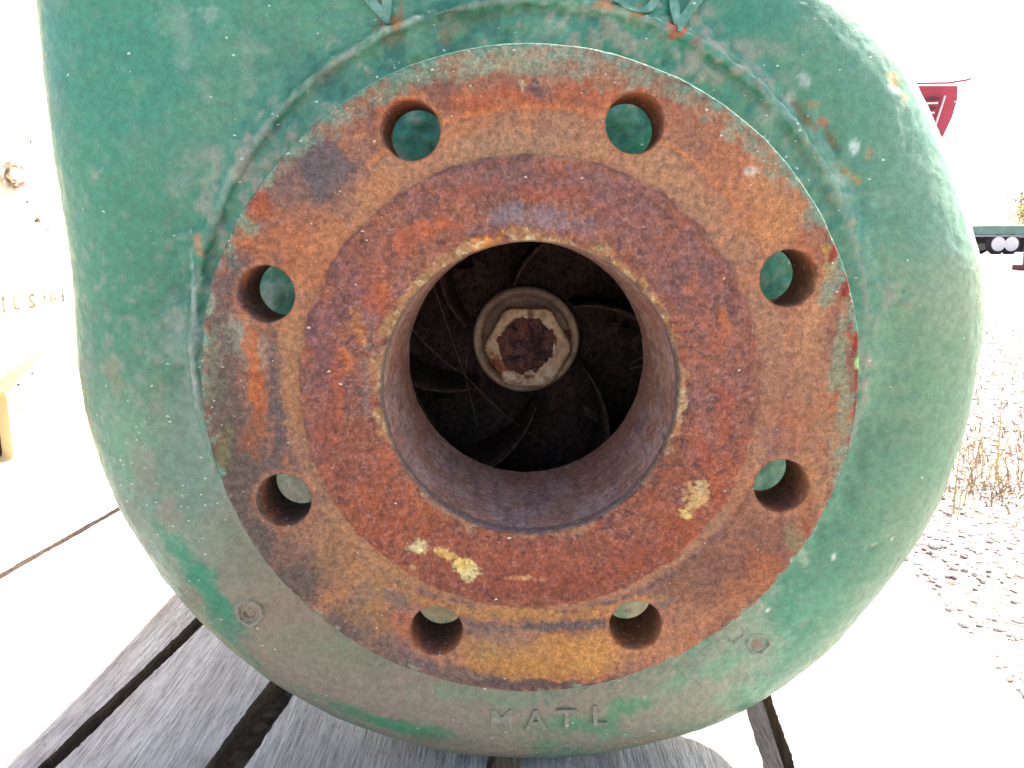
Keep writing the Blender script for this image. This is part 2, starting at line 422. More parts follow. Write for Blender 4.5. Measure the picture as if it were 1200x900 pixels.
    (0.09763, 0.09942, 0.00755, 0.00462, 0, 0.3, (0.1878, 0.3515, 0.3515)),
    (0.15093, 0.03133, 0.00102, 0.00068, 0, 0.8, (0.0273, 0.0802, 0.0685)),
    (0.10166, -0.12229, 0.00413, 0.00367, -50, 0.8, (0.2016, 0.117, 0.0887)),
    (0.12107, -0.11389, 0.00199, 0.00217, 0, 0.5, (0.3712, 0.2623, 0.2159)),
    (0.14737, -0.07741, 0.00201, 0.00081, 15, 0.5, (0.5149, 0.6172, 0.4564)),
    (0.15736, -0.07527, 0.00185, 0.00087, 30, 0.6, (0.5776, 0.6724, 0.5149)),
    (0.13024, -0.08167, 0.00091, 0.00155, 0, 0.7, (0.6867, 0.7454, 0.6172)),
    (0.10442, -0.1063, 0.00147, 0.00099, 0, 0.7, (0.7605, 0.7913, 0.6867)),
    (0.11436, -0.07593, 0.00251, 0.0127, 25, 0.35, (0.402, 0.4564, 0.3515)),
    (0.1184, -0.06054, 0.00214, 0.01122, 15, 0.3, (0.5149, 0.5776, 0.4564)),
]
FLANGE_MARKS = [
    (-0.10479, 0.01183, 0.00759, 0.02663, 5, 0.55, (0.1384, 0.0976, 0.0844)),
    (-0.09995, -0.0183, 0.01013, 0.02463, -10, 0.65, (0.1221, 0.0802, 0.0723)),
    (-0.09998, -0.04331, 0.0109, 0.02227, -25, 0.7, (0.117, 0.0802, 0.0685)),
    (-0.08616, -0.06915, 0.01231, 0.02301, -42, 0.6, (0.1221, 0.0802, 0.0723)),
    (-0.0623, -0.0908, 0.01873, 0.01013, -35, 0.55, (0.1329, 0.0887, 0.0762)),
    (-0.0925, 0.03222, 0.00749, 0.01726, 12, 0.45, (0.15, 0.0931, 0.0844)),
    (-0.0735, 0.06864, 0.00842, 0.01367, 35, 0.5, (0.1384, 0.0887, 0.0844)),
    (-0.03134, -0.10614, 0.02836, 0.0055, -12, 0.6, (0.1274, 0.0802, 0.0723)),
    (0.09473, -0.01218, 0.0089, 0.01833, 0, 0.35, (0.2623, 0.107, 0.0802)),
    (0.04928, 0.08751, 0.01662, 0.00639, -32, 0.35, (0.305, 0.117, 0.0802)),
    (0.02157, 0.08751, 0.01385, 0.00532, -10, 0.3, (0.305, 0.1274, 0.0802)),
    (-0.07089, 0.07679, 0.01061, 0.01891, 40, 0.85, (0.107, 0.0844, 0.0976)),
    (-0.07799, 0.06316, 0.0062, 0.01515, 35, 0.6, (0.1221, 0.0887, 0.0976)),
    (-0.09059, 0.06453, 0.00394, 0.00825, 30, 0.7, (0.305, 0.0482, 0.0232)),
    (-0.08691, 0.05485, 0.00567, 0.00613, 0, 0.6, (0.1559, 0.0976, 0.0887)),
    (-0.09471, 0.05708, 0.00283, 0.00834, 28, 0.7, (0.1559, 0.2623, 0.1812)),
    (-0.09964, 0.04645, 0.00257, 0.00621, 20, 0.6, (0.1413, 0.2307, 0.162)),
    (-0.09646, 0.03795, 0.00631, 0.01142, 20, 0.75, (0.0976, 0.0685, 0.0802)),
    (-0.10382, 0.02646, 0.0052, 0.0174, 8, 0.7, (0.117, 0.0931, 0.0887)),
    (-0.1087, 0.0059, 0.00381, 0.0179, 0, 0.6, (0.1559, 0.1746, 0.1221)),
    (-0.10639, -0.01218, 0.00593, 0.02138, -5, 0.75, (0.117, 0.0802, 0.0685)),
    (-0.09353, 0.01478, 0.00641, 0.00648, 0, 0.5, (0.3515, 0.2623, 0.1946)),
    (-0.09831, 0.0221, 0.0058, 0.00642, 0, 0.6, (0.305, 0.2831, 0.2232)),
    (-0.09475, 0.00887, 0.00292, 0.01781, 3, 0.75, (0.5029, 0.107, 0.0252)),
    (-0.09452, -0.01218, 0.00297, 0.01527, -10, 0.5, (0.3763, 0.0887, 0.0296)),
    (-0.0876, 0.0059, 0.00264, 0.02384, 0, 0.8, (0.107, 0.0762, 0.0802)),
    (-0.08773, -0.0183, 0.00357, 0.01231, -8, 0.75, (0.1022, 0.0723, 0.0762)),
    (-0.08258, -0.04649, 0.00425, 0.01277, -35, 0.55, (0.117, 0.0844, 0.0762)),
    (-0.10542, -0.03384, 0.00722, 0.01886, -15, 0.8, (0.107, 0.0762, 0.0648)),
    (-0.09771, -0.05612, 0.00916, 0.0194, -30, 0.85, (0.1022, 0.0723, 0.0648)),
    (-0.08479, -0.07244, 0.00925, 0.0198, -45, 0.8, (0.107, 0.0723, 0.0648)),
    (-0.06848, -0.08911, 0.00935, 0.01685, -55, 0.7, (0.117, 0.0802, 0.0723)),
    (-0.107, -0.02138, 0.00269, 0.00866, -12, 0.5, (0.1878, 0.1559, 0.0612)),
    (-0.11209, -0.04331, 0.00272, 0.00955, -15, 0.4, (0.2232, 0.1812, 0.107)),
    (-0.09846, -0.0183, 0.00357, 0.00677, 0, 0.5, (0.305, 0.0802, 0.0319)),
    (-0.07313, 0.04645, 0.0114, 0.01691, 30, 0.5, (0.5149, 0.1384, 0.0452)),
    (-0.08172, 0.01772, 0.00581, 0.01466, 0, 0.35, (0.4125, 0.1812, 0.0762)),
    (-0.08131, -0.00308, 0.0059, 0.01809, 0, 0.45, (0.3916, 0.162, 0.0685)),
    (-0.09149, 0.04926, 0.00569, 0.00702, 30, 0.5, (0.4452, 0.117, 0.0423)),
    (-0.05676, 0.06591, 0.01125, 0.00713, 45, 0.45, (0.491, 0.1746, 0.0723)),
    (-0.0482, 0.07001, 0.00841, 0.006, 45, 0.5, (0.491, 0.1878, 0.0802)),
    (-0.06418, 0.05624, 0.0085, 0.01112, 40, 0.5, (0.5149, 0.162, 0.0612)),
    (-0.01715, 0.09545, 0.01653, 0.00421, 8, 0.6, (0.4342, 0.0887, 0.0273)),
    (-0.04194, 0.09545, 0.00826, 0.00368, 20, 0.55, (0.4342, 0.0887, 0.0273)),
    (0.01586, 0.0986, 0.02474, 0.00471, -3, 0.5, (0.3419, 0.0762, 0.0395)),
    (-0.02275, 0.08751, 0.01108, 0.00372, 10, 0.4, (0.5271, 0.15, 0.0482)),
    (-0.00613, 0.08083, 0.04175, 0.0059, 0, 0.35, (0.4125, 0.2086, 0.1119)),
    (0.03845, 0.07949, 0.01672, 0.00807, -35, 0.35, (0.4342, 0.1946, 0.107)),
    (0.00498, 0.08351, 0.01667, 0.00535, 0, 0.3, (0.305, 0.162, 0.107)),
    (0.00129, 0.09965, 0.00439, 0.00366, 0, 0.85, (0.117, 0.0685, 0.0762)),
    (-0.00339, 0.10147, 0.00137, 0.00182, 0, 0.8, (0.6445, 0.5149, 0.305)),
    (-0.05289, 0.09755, 0.00605, 0.00315, 35, 0.5, (0.4342, 0.107, 0.0395)),
    (-0.00613, 0.1033, 0.01917, 0.00364, 4, 0.35, (0.2159, 0.0887, 0.0648)),
    (0.04336, 0.09807, 0.01375, 0.00419, -25, 0.45, (0.3515, 0.107, 0.0578)),
    (-0.03349, 0.1046, 0.01095, 0.00311, 12, 0.5, (0.305, 0.2159, 0.1384)),
    (-0.00886, 0.10796, 0.01638, 0.0031, 4, 0.55, (0.3916, 0.305, 0.1812)),
    (0.00477, 0.11054, 0.00708, 0.00257, 0, 0.5, (0.4342, 0.2961, 0.2232)),
    (0.06645, 0.07679, 0.01117, 0.01351, -40, 0.4, (0.4678, 0.1441, 0.0685)),
    (0.07278, 0.06316, 0.01127, 0.01653, -30, 0.45, (0.552, 0.1812, 0.0648)),
    (0.08307, 0.05624, 0.0085, 0.01113, -30, 0.5, (0.6038, 0.2307, 0.0887)),
    (0.07785, 0.07273, 0.00728, 0.01088, -40, 0.35, (0.5149, 0.2232, 0.117)),
    (0.09751, 0.03222, 0.00403, 0.01439, -12, 0.5, (0.5776, 0.2623, 0.107)),
    (0.09273, 0.01772, 0.00989, 0.01761, -5, 0.35, (0.4793, 0.1878, 0.0976)),
    (0.09665, 0.00292, 0.00881, 0.02096, 0, 0.3, (0.4342, 0.2016, 0.107)),
    (0.10018, 0.03509, 0.00287, 0.0086, -15, 0.7, (0.1878, 0.2542, 0.2016)),
    (0.10581, 0.01772, 0.00262, 0.01762, -5, 0.65, (0.2086, 0.2705, 0.1746)),
    (0.10827, -0.00308, 0.00236, 0.01812, 3, 0.65, (0.2159, 0.2542, 0.162)),
    (0.10703, -0.02603, 0.00269, 0.01245, 10, 0.5, (0.2623, 0.2307, 0.1384)),
    (0.10078, 0.04645, 0.00228, 0.00508, -18, 0.6, (0.4342, 0.305, 0.0612)),
    (0.06947, 0.01772, 0.00872, 0.02639, 0, 0.4, (0.2874, 0.117, 0.0887)),
    (0.08362, -8e-05, 0.01177, 0.02404, 5, 0.4, (0.2705, 0.107, 0.0802)),
    (0.09196, -0.01524, 0.00892, 0.01227, 0, 0.3, (0.402, 0.1022, 0.0452)),
    (0.06773, -0.0061, 0.0065, 0.02725, 8, 0.35, (0.3515, 0.0685, 0.0319)),
    (0.0824, -0.05612, 0.01221, 0.0194, 30, 0.5, (0.2232, 0.0887, 0.0612)),
    (0.09723, -0.04969, 0.00912, 0.01283, 30, 0.4, (0.4342, 0.1384, 0.0513)),
    (0.10241, -0.03698, 0.00482, 0.01263, 15, 0.45, (0.4452, 0.2232, 0.0931)),
    (0.0616, -0.06915, 0.01354, 0.01183, 30, 0.6, (0.162, 0.0685, 0.0513)),
    (0.07357, -0.06261, 0.0092, 0.01304, 30, 0.5, (0.1946, 0.0723, 0.0545)),
    (0.08603, -0.06587, 0.00676, 0.00982, 40, 0.35, (0.4564, 0.1022, 0.0343)),
    (0.07425, -0.07575, 0.01546, 0.0053, 40, 0.45, (0.4233, 0.1384, 0.0545)),
    (0.09766, -0.05612, 0.00427, 0.00971, 30, 0.5, (0.2159, 0.2159, 0.117)),
    (0.00642, -0.09928, 0.03451, 0.00887, 3, 0.75, (0.4564, 0.1946, 0.0612)),
    (0.02518, -0.09588, 0.02505, 0.00883, 8, 0.75, (0.5271, 0.2159, 0.0648)),
    (-0.00613, -0.10442, 0.02203, 0.00549, -3, 0.6, (0.4342, 0.1746, 0.0423)),
    (0.05311, -0.08911, 0.01559, 0.00876, 30, 0.4, (0.4452, 0.1746, 0.0887)),
    (-0.01865, -0.09588, 0.01252, 0.00883, 0, 0.5, (0.305, 0.1746, 0.0762)),
    (-0.05549, -0.07244, 0.01234, 0.01187, -40, 0.65, (0.402, 0.1878, 0.0802)),
    (-0.06731, -0.05936, 0.00918, 0.01298, -30, 0.55, (0.3515, 0.1559, 0.0685)),
    (-0.05896, -0.08408, 0.01554, 0.00669, -35, 0.45, (0.3916, 0.162, 0.0482)),
    (-0.07605, -0.04969, 0.0073, 0.00961, -30, 0.45, (0.3515, 0.162, 0.0844)),
    (-0.04679, -0.09418, 0.01564, 0.0061, -25, 0.6, (0.162, 0.1022, 0.0931)),
    (-0.06177, -0.07575, 0.00371, 0.00861, -40, 0.4, (0.1559, 0.107, 0.1022)),
    (-0.02503, -0.10614, 0.02206, 0.00413, -15, 0.7, (0.1384, 0.0887, 0.0887)),
    (0.00651, -0.11063, 0.0316, 0.00242, 0, 0.85, (0.0887, 0.0545, 0.0545)),
    (0.03803, -0.10786, 0.01893, 0.00241, 12, 0.6, (0.1274, 0.0723, 0.0612)),
    (-0.0186, -0.08911, 0.01247, 0.00337, -6, 0.5, (0.1274, 0.0887, 0.0931)),
    (0.00944, -0.08709, 0.03425, 0.00235, 3, 0.85, (0.107, 0.0762, 0.0802)),
    (-0.02479, -0.08508, 0.00933, 0.00201, -10, 0.8, (0.1119, 0.0802, 0.0844)),
    (0.04346, -0.07974, 0.01116, 0.00399, 28, 0.7, (0.162, 0.107, 0.1022)),
    (-0.04636, -0.07741, 0.00928, 0.00299, -32, 0.55, (0.1559, 0.1119, 0.107)),
    (-0.00613, -0.0824, 0.02794, 0.00267, -2, 0.75, (0.4678, 0.2016, 0.0612)),
    (0.03106, -0.07974, 0.01859, 0.00233, 12, 0.7, (0.4793, 0.1946, 0.0545)),
    (-0.02782, -0.07974, 0.0124, 0.00266, -16, 0.6, (0.3916, 0.1812, 0.0762)),
    (0.02217, -0.1027, 0.00943, 0.00343, 10, 0.5, (0.491, 0.2232, 0.0685)),
    (-0.00613, -0.0908, 0.01248, 0.00472, 0, 0.4, (0.305, 0.162, 0.107)),
]
RAISED_MARKS = [
    (-0.00613, 0.06992, 0.03345, 0.00704, 0, 0.75, (0.1878, 0.0931, 0.0887)),
    (-0.03987, 0.05762, 0.01687, 0.00772, 38, 0.55, (0.1812, 0.0887, 0.0844)),
    (0.03316, 0.06037, 0.01964, 0.00824, -35, 0.6, (0.1878, 0.0887, 0.0887)),
    (0.05657, 0.03805, 0.00969, 0.01984, -25, 0.55, (0.2016, 0.0887, 0.0844)),
    (-0.06028, 0.03805, 0.00741, 0.017, 30, 0.7, (0.1746, 0.0723, 0.0802)),
    (-0.07114, 0.01795, 0.0052, 0.01748, 10, 0.75, (0.162, 0.0648, 0.0762)),
    (-0.07307, -0.00572, 0.00528, 0.01805, -8, 0.6, (0.1878, 0.0723, 0.0685)),
    (-0.01729, 0.06802, 0.01395, 0.00244, 6, 0.6, (0.3763, 0.0723, 0.0296)),
    (0.00505, 0.06638, 0.01677, 0.00272, -2, 0.7, (0.4125, 0.0802, 0.0273)),
    (-0.04285, 0.05069, 0.0113, 0.0039, 42, 0.75, (0.5149, 0.0931, 0.0232)),
    (-0.03288, 0.05541, 0.00619, 0.00276, 30, 0.8, (0.6105, 0.1221, 0.0296)),
    (-0.05448, 0.04088, 0.00398, 0.00734, 35, 0.5, (0.4342, 0.0931, 0.0343)),
    (-0.00051, 0.05899, 0.01685, 0.00385, 0, 0.55, (0.2384, 0.1946, 0.2016)),
    (-0.00893, 0.06037, 0.0073, 0.00329, 0, 0.5, (0.2232, 0.2159, 0.2232)),
    (0.01075, 0.05706, 0.01406, 0.00386, -10, 0.5, (0.2623, 0.1812, 0.2086)),
    (-0.01457, 0.05624, 0.00844, 0.00221, 10, 0.4, (0.2159, 0.162, 0.162)),
    (-0.05195, 0.03094, 0.00458, 0.00458, 0, 0.75, (0.6105, 0.117, 0.0252)),
    (-0.05798, 0.0223, 0.0023, 0.00579, 12, 0.8, (0.6445, 0.2232, 0.0452)),
    (-0.06299, 0.0121, 0.00261, 0.00587, 15, 0.85, (0.6445, 0.1384, 0.0252)),
    (-0.06601, 0.00175, 0.00204, 0.01191, 0, 0.7, (0.5149, 0.0887, 0.0212)),
    (-0.05282, 0.00324, 0.00263, 0.00416, 0, 0.6, (0.6445, 0.1274, 0.0319)),
    (-0.06951, -0.01176, 0.00413, 0.01516, -8, 0.45, (0.3515, 0.0612, 0.0296)),
    (0.05378, 0.03664, 0.00228, 0.00397, -10, 0.6, (0.5776, 0.1274, 0.0319)),
    (0.0645, 0.02721, 0.00172, 0.00288, 0, 0.85, (0.6724, 0.162, 0.0296)),
    (0.06594, 0.02143, 0.00202, 0.00348, 0, 0.75, (0.552, 0.1221, 0.0319)),
    (0.06356, 0.04088, 0.00256, 0.00452, 0, 0.5, (0.4564, 0.117, 0.0452)),
    (0.07127, 0.0295, 0.00287, 0.01148, -5, 0.4, (0.2623, 0.117, 0.0976)),
    (0.06757, -0.01176, 0.00413, 0.02123, 8, 0.75, (0.4342, 0.0685, 0.0212)),
    (0.064, -0.03017, 0.00477, 0.01554, 18, 0.75, (0.4678, 0.0723, 0.0194)),
    (0.05417, -0.04586, 0.00784, 0.01268, 35, 0.6, (0.4564, 0.0887, 0.0232)),
    (0.0696, 0.00621, 0.00583, 0.0148, 0, 0.4, (0.2384, 0.0802, 0.0723)),
    (0.05808, 0.00324, 0.0035, 0.01783, 5, 0.4, (0.2307, 0.107, 0.107)),
    (-0.05089, -0.03017, 0.00776, 0.01553, -35, 0.55, (0.4342, 0.0887, 0.0296)),
    (-0.05941, -0.01785, 0.00651, 0.01528, -20, 0.5, (0.3515, 0.0723, 0.0319)),
    (-0.03628, -0.04586, 0.00904, 0.00824, -35, 0.55, (0.402, 0.0887, 0.0296)),
    (-0.06581, -0.03017, 0.00477, 0.01553, -22, 0.55, (0.2623, 0.0545, 0.0319)),
    (-0.05145, -0.04904, 0.00786, 0.01273, -45, 0.5, (0.3419, 0.0685, 0.0273)),
    (-0.03765, -0.03955, 0.0027, 0.00251, 0, 0.6, (0.6172, 0.1878, 0.0452)),
    (-4e-05, -0.06026, 0.04565, 0.00969, 0, 0.7, (0.2961, 0.0612, 0.0296)),
    (0.0, -0.07165, 0.03679, 0.00524, 0, 0.75, (0.2159, 0.0423, 0.0252)),
    (-0.01835, -0.06675, 0.01528, 0.00651, -10, 0.4, (0.2384, 0.0452, 0.0252)),
    (0.03051, -0.06512, 0.02137, 0.0065, 18, 0.6, (0.2623, 0.0482, 0.0232)),
    (0.04837, -0.05223, 0.01211, 0.00959, 35, 0.6, (0.305, 0.0545, 0.0232)),
    (-6e-05, -0.05543, 0.03641, 0.00257, 0, 0.4, (0.2462, 0.0931, 0.0648)),
    (-0.0395, -0.05543, 0.00394, 0.00225, 12, 0.95, (0.6584, 0.4564, 0.2159)),
    (-0.02893, -0.05897, 0.00426, 0.00161, -25, 0.9, (0.6724, 0.3515, 0.1022)),
    (-0.02108, -0.06447, 0.00397, 0.00357, -10, 1, (0.6724, 0.491, 0.2016)),
    (-0.0241, -0.06188, 0.00366, 0.00226, -30, 0.95, (0.6867, 0.402, 0.117)),
    (-0.00521, -0.0674, 0.00367, 0.00098, 2, 0.85, (0.6172, 0.2623, 0.0976)),
    (-0.00062, -0.06773, 0.00214, 0.00098, 8, 0.85, (0.6445, 0.305, 0.1274)),
    (0.00489, -0.06838, 0.00122, 0.0013, 30, 0.8, (0.6172, 0.2623, 0.1022)),
    (0.00274, -0.06806, 0.00122, 0.00098, 0, 0.8, (0.6172, 0.2623, 0.1022)),
    (0.05746, -0.03798, 0.0036, 0.00439, 30, 0.9, (0.5776, 0.314, 0.117)),
    (0.05467, -0.04333, 0.00241, 0.0019, 20, 0.9, (0.6867, 0.402, 0.1274)),
    (0.06025, -0.03328, 0.00209, 0.0025, 30, 0.8, (0.5776, 0.3515, 0.1559)),
    (-0.0415, -0.06318, 0.00152, 0.00097, 0, 0.7, (0.5776, 0.305, 0.1274)),
    (-0.02452, -0.07165, 0.00184, 0.00066, 0, 0.7, (0.5776, 0.2623, 0.1022)),
    (0.02188, 0.06311, 0.0084, 0.00383, -20, 0.4, (0.305, 0.0887, 0.0545)),
    (0.0392, 0.0465, 0.00737, 0.00728, -40, 0.35, (0.2874, 0.0976, 0.0723)),
    (0.0477, 0.0465, 0.00283, 0.00336, 0, 0.45, (0.491, 0.117, 0.0369)),
    (0.02095, -0.0427, 0.01805, 0.00316, 14, 0.3, (0.305, 0.117, 0.0545)),
    (0.0446, -0.03017, 0.00597, 0.00932, 20, 0.3, (0.305, 0.0931, 0.0452)),
    (0.06053, 0.01357, 0.0029, 0.01172, 0, 0.35, (0.305, 0.0887, 0.0648)),
    (-0.04325, 0.03522, 0.00286, 0.00739, 30, 0.4, (0.2623, 0.107, 0.107)),
    (-0.05584, 0.00026, 0.00205, 0.01491, 0, 0.55, (0.2623, 0.2159, 0.1812)),
    (-0.05294, 0.01795, 0.00231, 0.00874, 12, 0.5, (0.1878, 0.162, 0.1384)),
]
RIM_MARKS = [
    (0.10153, 0.04786, 0.00171, 0.00451, -20, 0.95, (0.305, 0.0296, 0.0176)),
    (0.1064, 0.03652, 0.00172, 0.00515, -14, 0.95, (0.2874, 0.0319, 0.0212)),
    (0.11109, 0.01713, 0.00116, 0.00353, -4, 0.95, (0.2874, 0.0369, 0.0252)),
    (0.11227, 0.0059, 0.00117, 0.00657, 0, 0.95, (0.2705, 0.0452, 0.0296)),
    (0.11293, -0.0061, 0.00118, 0.00789, 4, 0.9, (0.2623, 0.0482, 0.0319)),
    (0.11181, -0.0183, 0.00089, 0.00555, 8, 0.8, (0.2542, 0.0612, 0.0395)),
    (0.10049, -0.0529, 0.00122, 0.00838, 28, 0.6, (0.305, 0.0452, 0.0273)),
    (0.11221, 0.01035, 0.00117, 0.00237, 0, 0.9, (0.305, 0.5149, 0.1559)),
    (0.09858, 0.04926, 0.00142, 0.00197, 0, 0.7, (0.5149, 0.2623, 0.0452)),
    (0.07218, 0.07409, 0.0028, 0.00163, 0, 0.4, (0.7157, 0.6445, 0.5149)),
    (0.06462, 0.08538, 0.00333, 0.0024, -30, 0.7, (0.305, 0.2623, 0.1559)),
]
DIMPLES = [(-0.02856, 0.12785, 0.006, 0.0028), (-0.05273, 0.12271, 0.004, 0.0012), (0.14737, -0.07741, 0.003, 0.001), (0.15727, -0.07484, 0.003, 0.001), (0.12107, -0.11389, 0.003, 0.0012), (0.10656, 0.09878, 0.003, 0.0015), (0.1204, 0.0877, 0.003, 0.0015), (-0.03214, 0.13431, 0.004, 0.0015), (0.14509, 0.11198, 0.003, 0.0008)]
PLUGS = [(-0.12099, -0.10988), (0.10126, -0.12188), (0.09023, -0.11706)]
LETTERS = [('M', -0.01074, -0.16098, 0.0105, -1, 0.0008, True), ('A', 0.00463, -0.16141, 0.0105, 0, 0.0008, True), ('T', 0.01845, -0.16102, 0.0105, 1, 0.0008, True), ('L', 0.03292, -0.15881, 0.0105, 3, 0.0008, True), ('V', -0.05663, 0.1418, 0.022, 20, 0.0016, False), ('O', 0.04087, 0.14387, 0.018, -12, 0.0016, False), ('V', 0.05867, 0.13875, 0.022, -14, 0.0016, False)]
STRANDS = [((-0.0509, 0.085, 0.0119), (-0.0284, 0.105, -0.0129), 0.002), ((-0.0284, 0.105, -0.0129), (-0.0228, 0.11, -0.0392), 0), ((-0.0284, 0.105, -0.0129), (-0.0263, 0.09, -0.0004), 0.0), ((-0.0502, 0.08, -0.0142), (-0.0426, 0.1, -0.0367), 0.001), ((0.0475, 0.085, -0.0035), (0.0523, 0.08, -0.0), 0), ((0.0475, 0.09, -0.0071), (0.0528, 0.08, -0.0038), 0), ((-0.0441, 0.09, 0.0399), (-0.0284, 0.105, -0.0129), 0.001), ((-0.0284, 0.105, -0.0129), (0.011, 0.12, -0.0504), 0.003), ((-0.0061, 0.13, -0.0531), (0.0045, 0.12, -0.0285), 0)]

# ------------------------------------------------------------------ the pump
def lean_root(o):
    """pump-frame coordinates -> the world, where pump and pallet lean by LEAN about the x axis"""
    M = Matrix.Translation(CAM) @ Matrix.Rotation(LEAN, 4, 'X') @ Matrix.Translation(-CAM)
    o.matrix_world = M @ o.matrix_basis
    return o
pump = empty('centrifugal_pump')
lean_root(pump)
tag(pump, 'big round green pump casing with rusty eight-hole suction flange lying on grey planks', 'pump')

def rough_of(C):
    """bare rust and dust are matt, clean green paint is half glossy"""
    g = C[:, 1] - np.maximum(C[:, 0], C[:, 2] * 0.8)
    return 0.78 - 0.42 * sstep(0.0, 0.12, g)

# ---- casing: sampled on a grid, turned into quads, then every vertex moved onto the exact surface
import openvdb
h = 0.0014
gx = np.arange(-0.224, 0.222, h, dtype=np.float32); gy = np.arange(0.012, 0.162, h, dtype=np.float32); gz = np.arange(-0.222, 0.296, h, dtype=np.float32)
X, Y, Z = np.meshgrid(gx, gy, gz, indexing='ij')
S = casing_sdf(X, Y, Z).astype(np.float32)
grid = openvdb.FloatGrid(background=1.0); grid.copyFromArray(S); grid.transform = openvdb.createLinearTransform(h)
V, Q = grid.convertToQuads(0.0)
del X, Y, Z, S, grid
V = V.astype(np.float64) + np.array([gx[0], gy[0], gz[0]])
def grad(V, f, e=2e-4):
    g = np.stack([f(*(V + np.eye(3)[k] * e).T) - f(*(V - np.eye(3)[k] * e).T) for k in range(3)], 1)
    return g / (np.linalg.norm(g, axis=1, keepdims=True) + 1e-9)
for _ in range(2):
    V -= grad(V, casing_sdf) * casing_sdf(*V.T)[:, None]
G = grad(V, casing_sdf)
r_ = np.hypot(V[:, 0], V[:, 2])
# sand-cast skin: lumpy round the cover and its lettering, smooth further out
lump = 0.25 + 0.75 * sstep(0.165, 0.13, r_) + 0.5 * sstep(0.05, 0.12, V[:, 2]) * sstep(0.12, 0.02, np.abs(V[:, 0]))
D = (fbm(V, 150, 4, 3) - 0.5) * 0.0017 * np.clip(lump, 0, 1.2) + (fbm(V, 320, 3, 5) - 0.5) * 0.0012 * np.clip(lump, 0, 1.2) + (fbm(V, 22, 2, 9) - 0.5) * 0.0016
for (x, z, rr, dd) in DIMPLES:
    D -= dd * np.exp(-((V[:, 0] - x) ** 2 + (V[:, 2] - z) ** 2) / (rr * rr))
V += G * D[:, None]
casing = mesh_np('casing', V, Q[:, ::-1], M_GREEN, pump)
nf = len(V)
C = np.tile(np.array(lin(48, 138, 108)), (nf, 1))
n1 = fbm(V, 14, 4, 21); n2 = fbm(V, 60, 4, 22); n3 = fbm(V, 240, 3, 23); n4 = fbm(V, 6, 2, 24)
C = mixc(C, lin(78, 148, 116), sstep(0.30, 0.85, n1) * 0.55)
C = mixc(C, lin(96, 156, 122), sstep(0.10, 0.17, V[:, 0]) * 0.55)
C = mixc(C, lin(30, 122, 100), sstep(0.50, 0.8, n2) * 0.5 * np.clip(lump, 0.2, 1))
C = mixc(C, lin(120, 158, 142), sstep(0.55, 0.85, n3) * (0.12 + 0.4 * sstep(0.03, 0.0, V[:, 0] + 0.03) * sstep(0.1, -0.02, V[:, 2])))
C = mixc(C, lin(112, 138, 124), sstep(0.48, 0.75, n2) * 0.4 * sstep(0.0, -0.14, V[:, 0]) * sstep(0.06, -0.08, V[:, 2]))
# cavities coloured darker, proud grains paler
C = mixc(C, lin(150, 168, 152), sstep(0.0003, 0.0010, D) * 0.5 * lump.clip(0, 1))
C = mixc(C, lin(24, 92, 76), sstep(-0.0002, -0.0009, D) * 0.55 * lump.clip(0, 1))
rc_ = np.hypot(V[:, 0] - 0.001, V[:, 2] - 0.003)
bead = np.exp(-((rc_ - 0.1358) / 0.0011) ** 2) * (V[:, 1] < 0.07)
C = mixc(C, lin(150, 172, 158), bead * 0.3 * sstep(0.3, 0.6, n2))  # bead tinted paler, a highlight put into the colour
grv = np.exp(-((rc_ - 0.1322) / 0.0013) ** 2) * (V[:, 1] < 0.07)
C = mixc(C, lin(60, 86, 66), grv * 0.45 * sstep(0.35, 0.65, fbm(V, 35, 3, 31)))
C *= (0.93 + 0.14 * n4)[:, None] * np.array([1.62, 0.88, 0.87])
front = V[:, 1] < 0.125
Cf = C[front]; paint(Cf, V[front], [(*m[:5], m[5] * (0.7 if m[5] < 0.5 and m[1] > 0 else 1), tuple(c * k for c, k in zip(m[6], (1.28, 1.2, 1.14)))) for m in CASING_MARKS], 100, 1.0); C[front] = Cf
inside = (r_ < 0.056) & (V[:, 1] > 0.06) | (V[:, 1] > 0.07) & (V[:, 1] < 0.155) & (r_ < 0.108)
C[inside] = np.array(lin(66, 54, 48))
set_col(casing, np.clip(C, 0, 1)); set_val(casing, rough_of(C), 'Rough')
spk = 0.10 + 0.75 * sstep(-0.03, -0.10, V[:, 0]) * sstep(0.03, -0.05, V[:, 2]) + 0.25 * sstep(-0.10, -0.15, V[:, 2]) + 0.35 * lump.clip(0, 1) * sstep(0.02, 0.08, V[:, 2])
spk = 0.8 * spk * (0.35 + 1.1 * sstep(0.45, 0.7, n1))
set_val(casing, np.clip(spk, 0, 1.2), 'Speck')

# ---- suction flange: one dense lathe, the eight bolt holes cut through it
BC, RH = 0.09525, 0.0095
HOLES = [(BC * math.cos(R(112.5 - 45 * i) + 0.0298), BC * math.sin(R(112.5 - 45 * i) + 0.0298)) for i in range(8)]
prof = []
def seg_(a, b, n, last=False):
    for i in range(n + (1 if last else 0)):
        t = i / n; prof.append((a[0] + (b[0] - a[0]) * t, a[1] + (b[1] - a[1]) * t))
seg_((0.0511, 0.0050), (0.0512, 0.0012), 8); seg_((0.0512, 0.0012), (0.0519, -0.0003), 5); seg_((0.0519, -0.0003), (0.0555, -0.0013), 9); seg_((0.0555, -0.0013), (0.0562, -0.0017), 3)
seg_((0.0562, -0.0017), (0.0781, -0.0017), 48); seg_((0.0781, -0.0017), (0.0789, -0.0012), 3); seg_((0.0789, -0.0012), (0.0794, 0.0), 4)
seg_((0.0794, 0.0), (0.1122, 0.0), 68); seg_((0.1122, 0.0), (0.1132, 0.0004), 4); seg_((0.1132, 0.0004), (0.1137, 0.0014), 4)
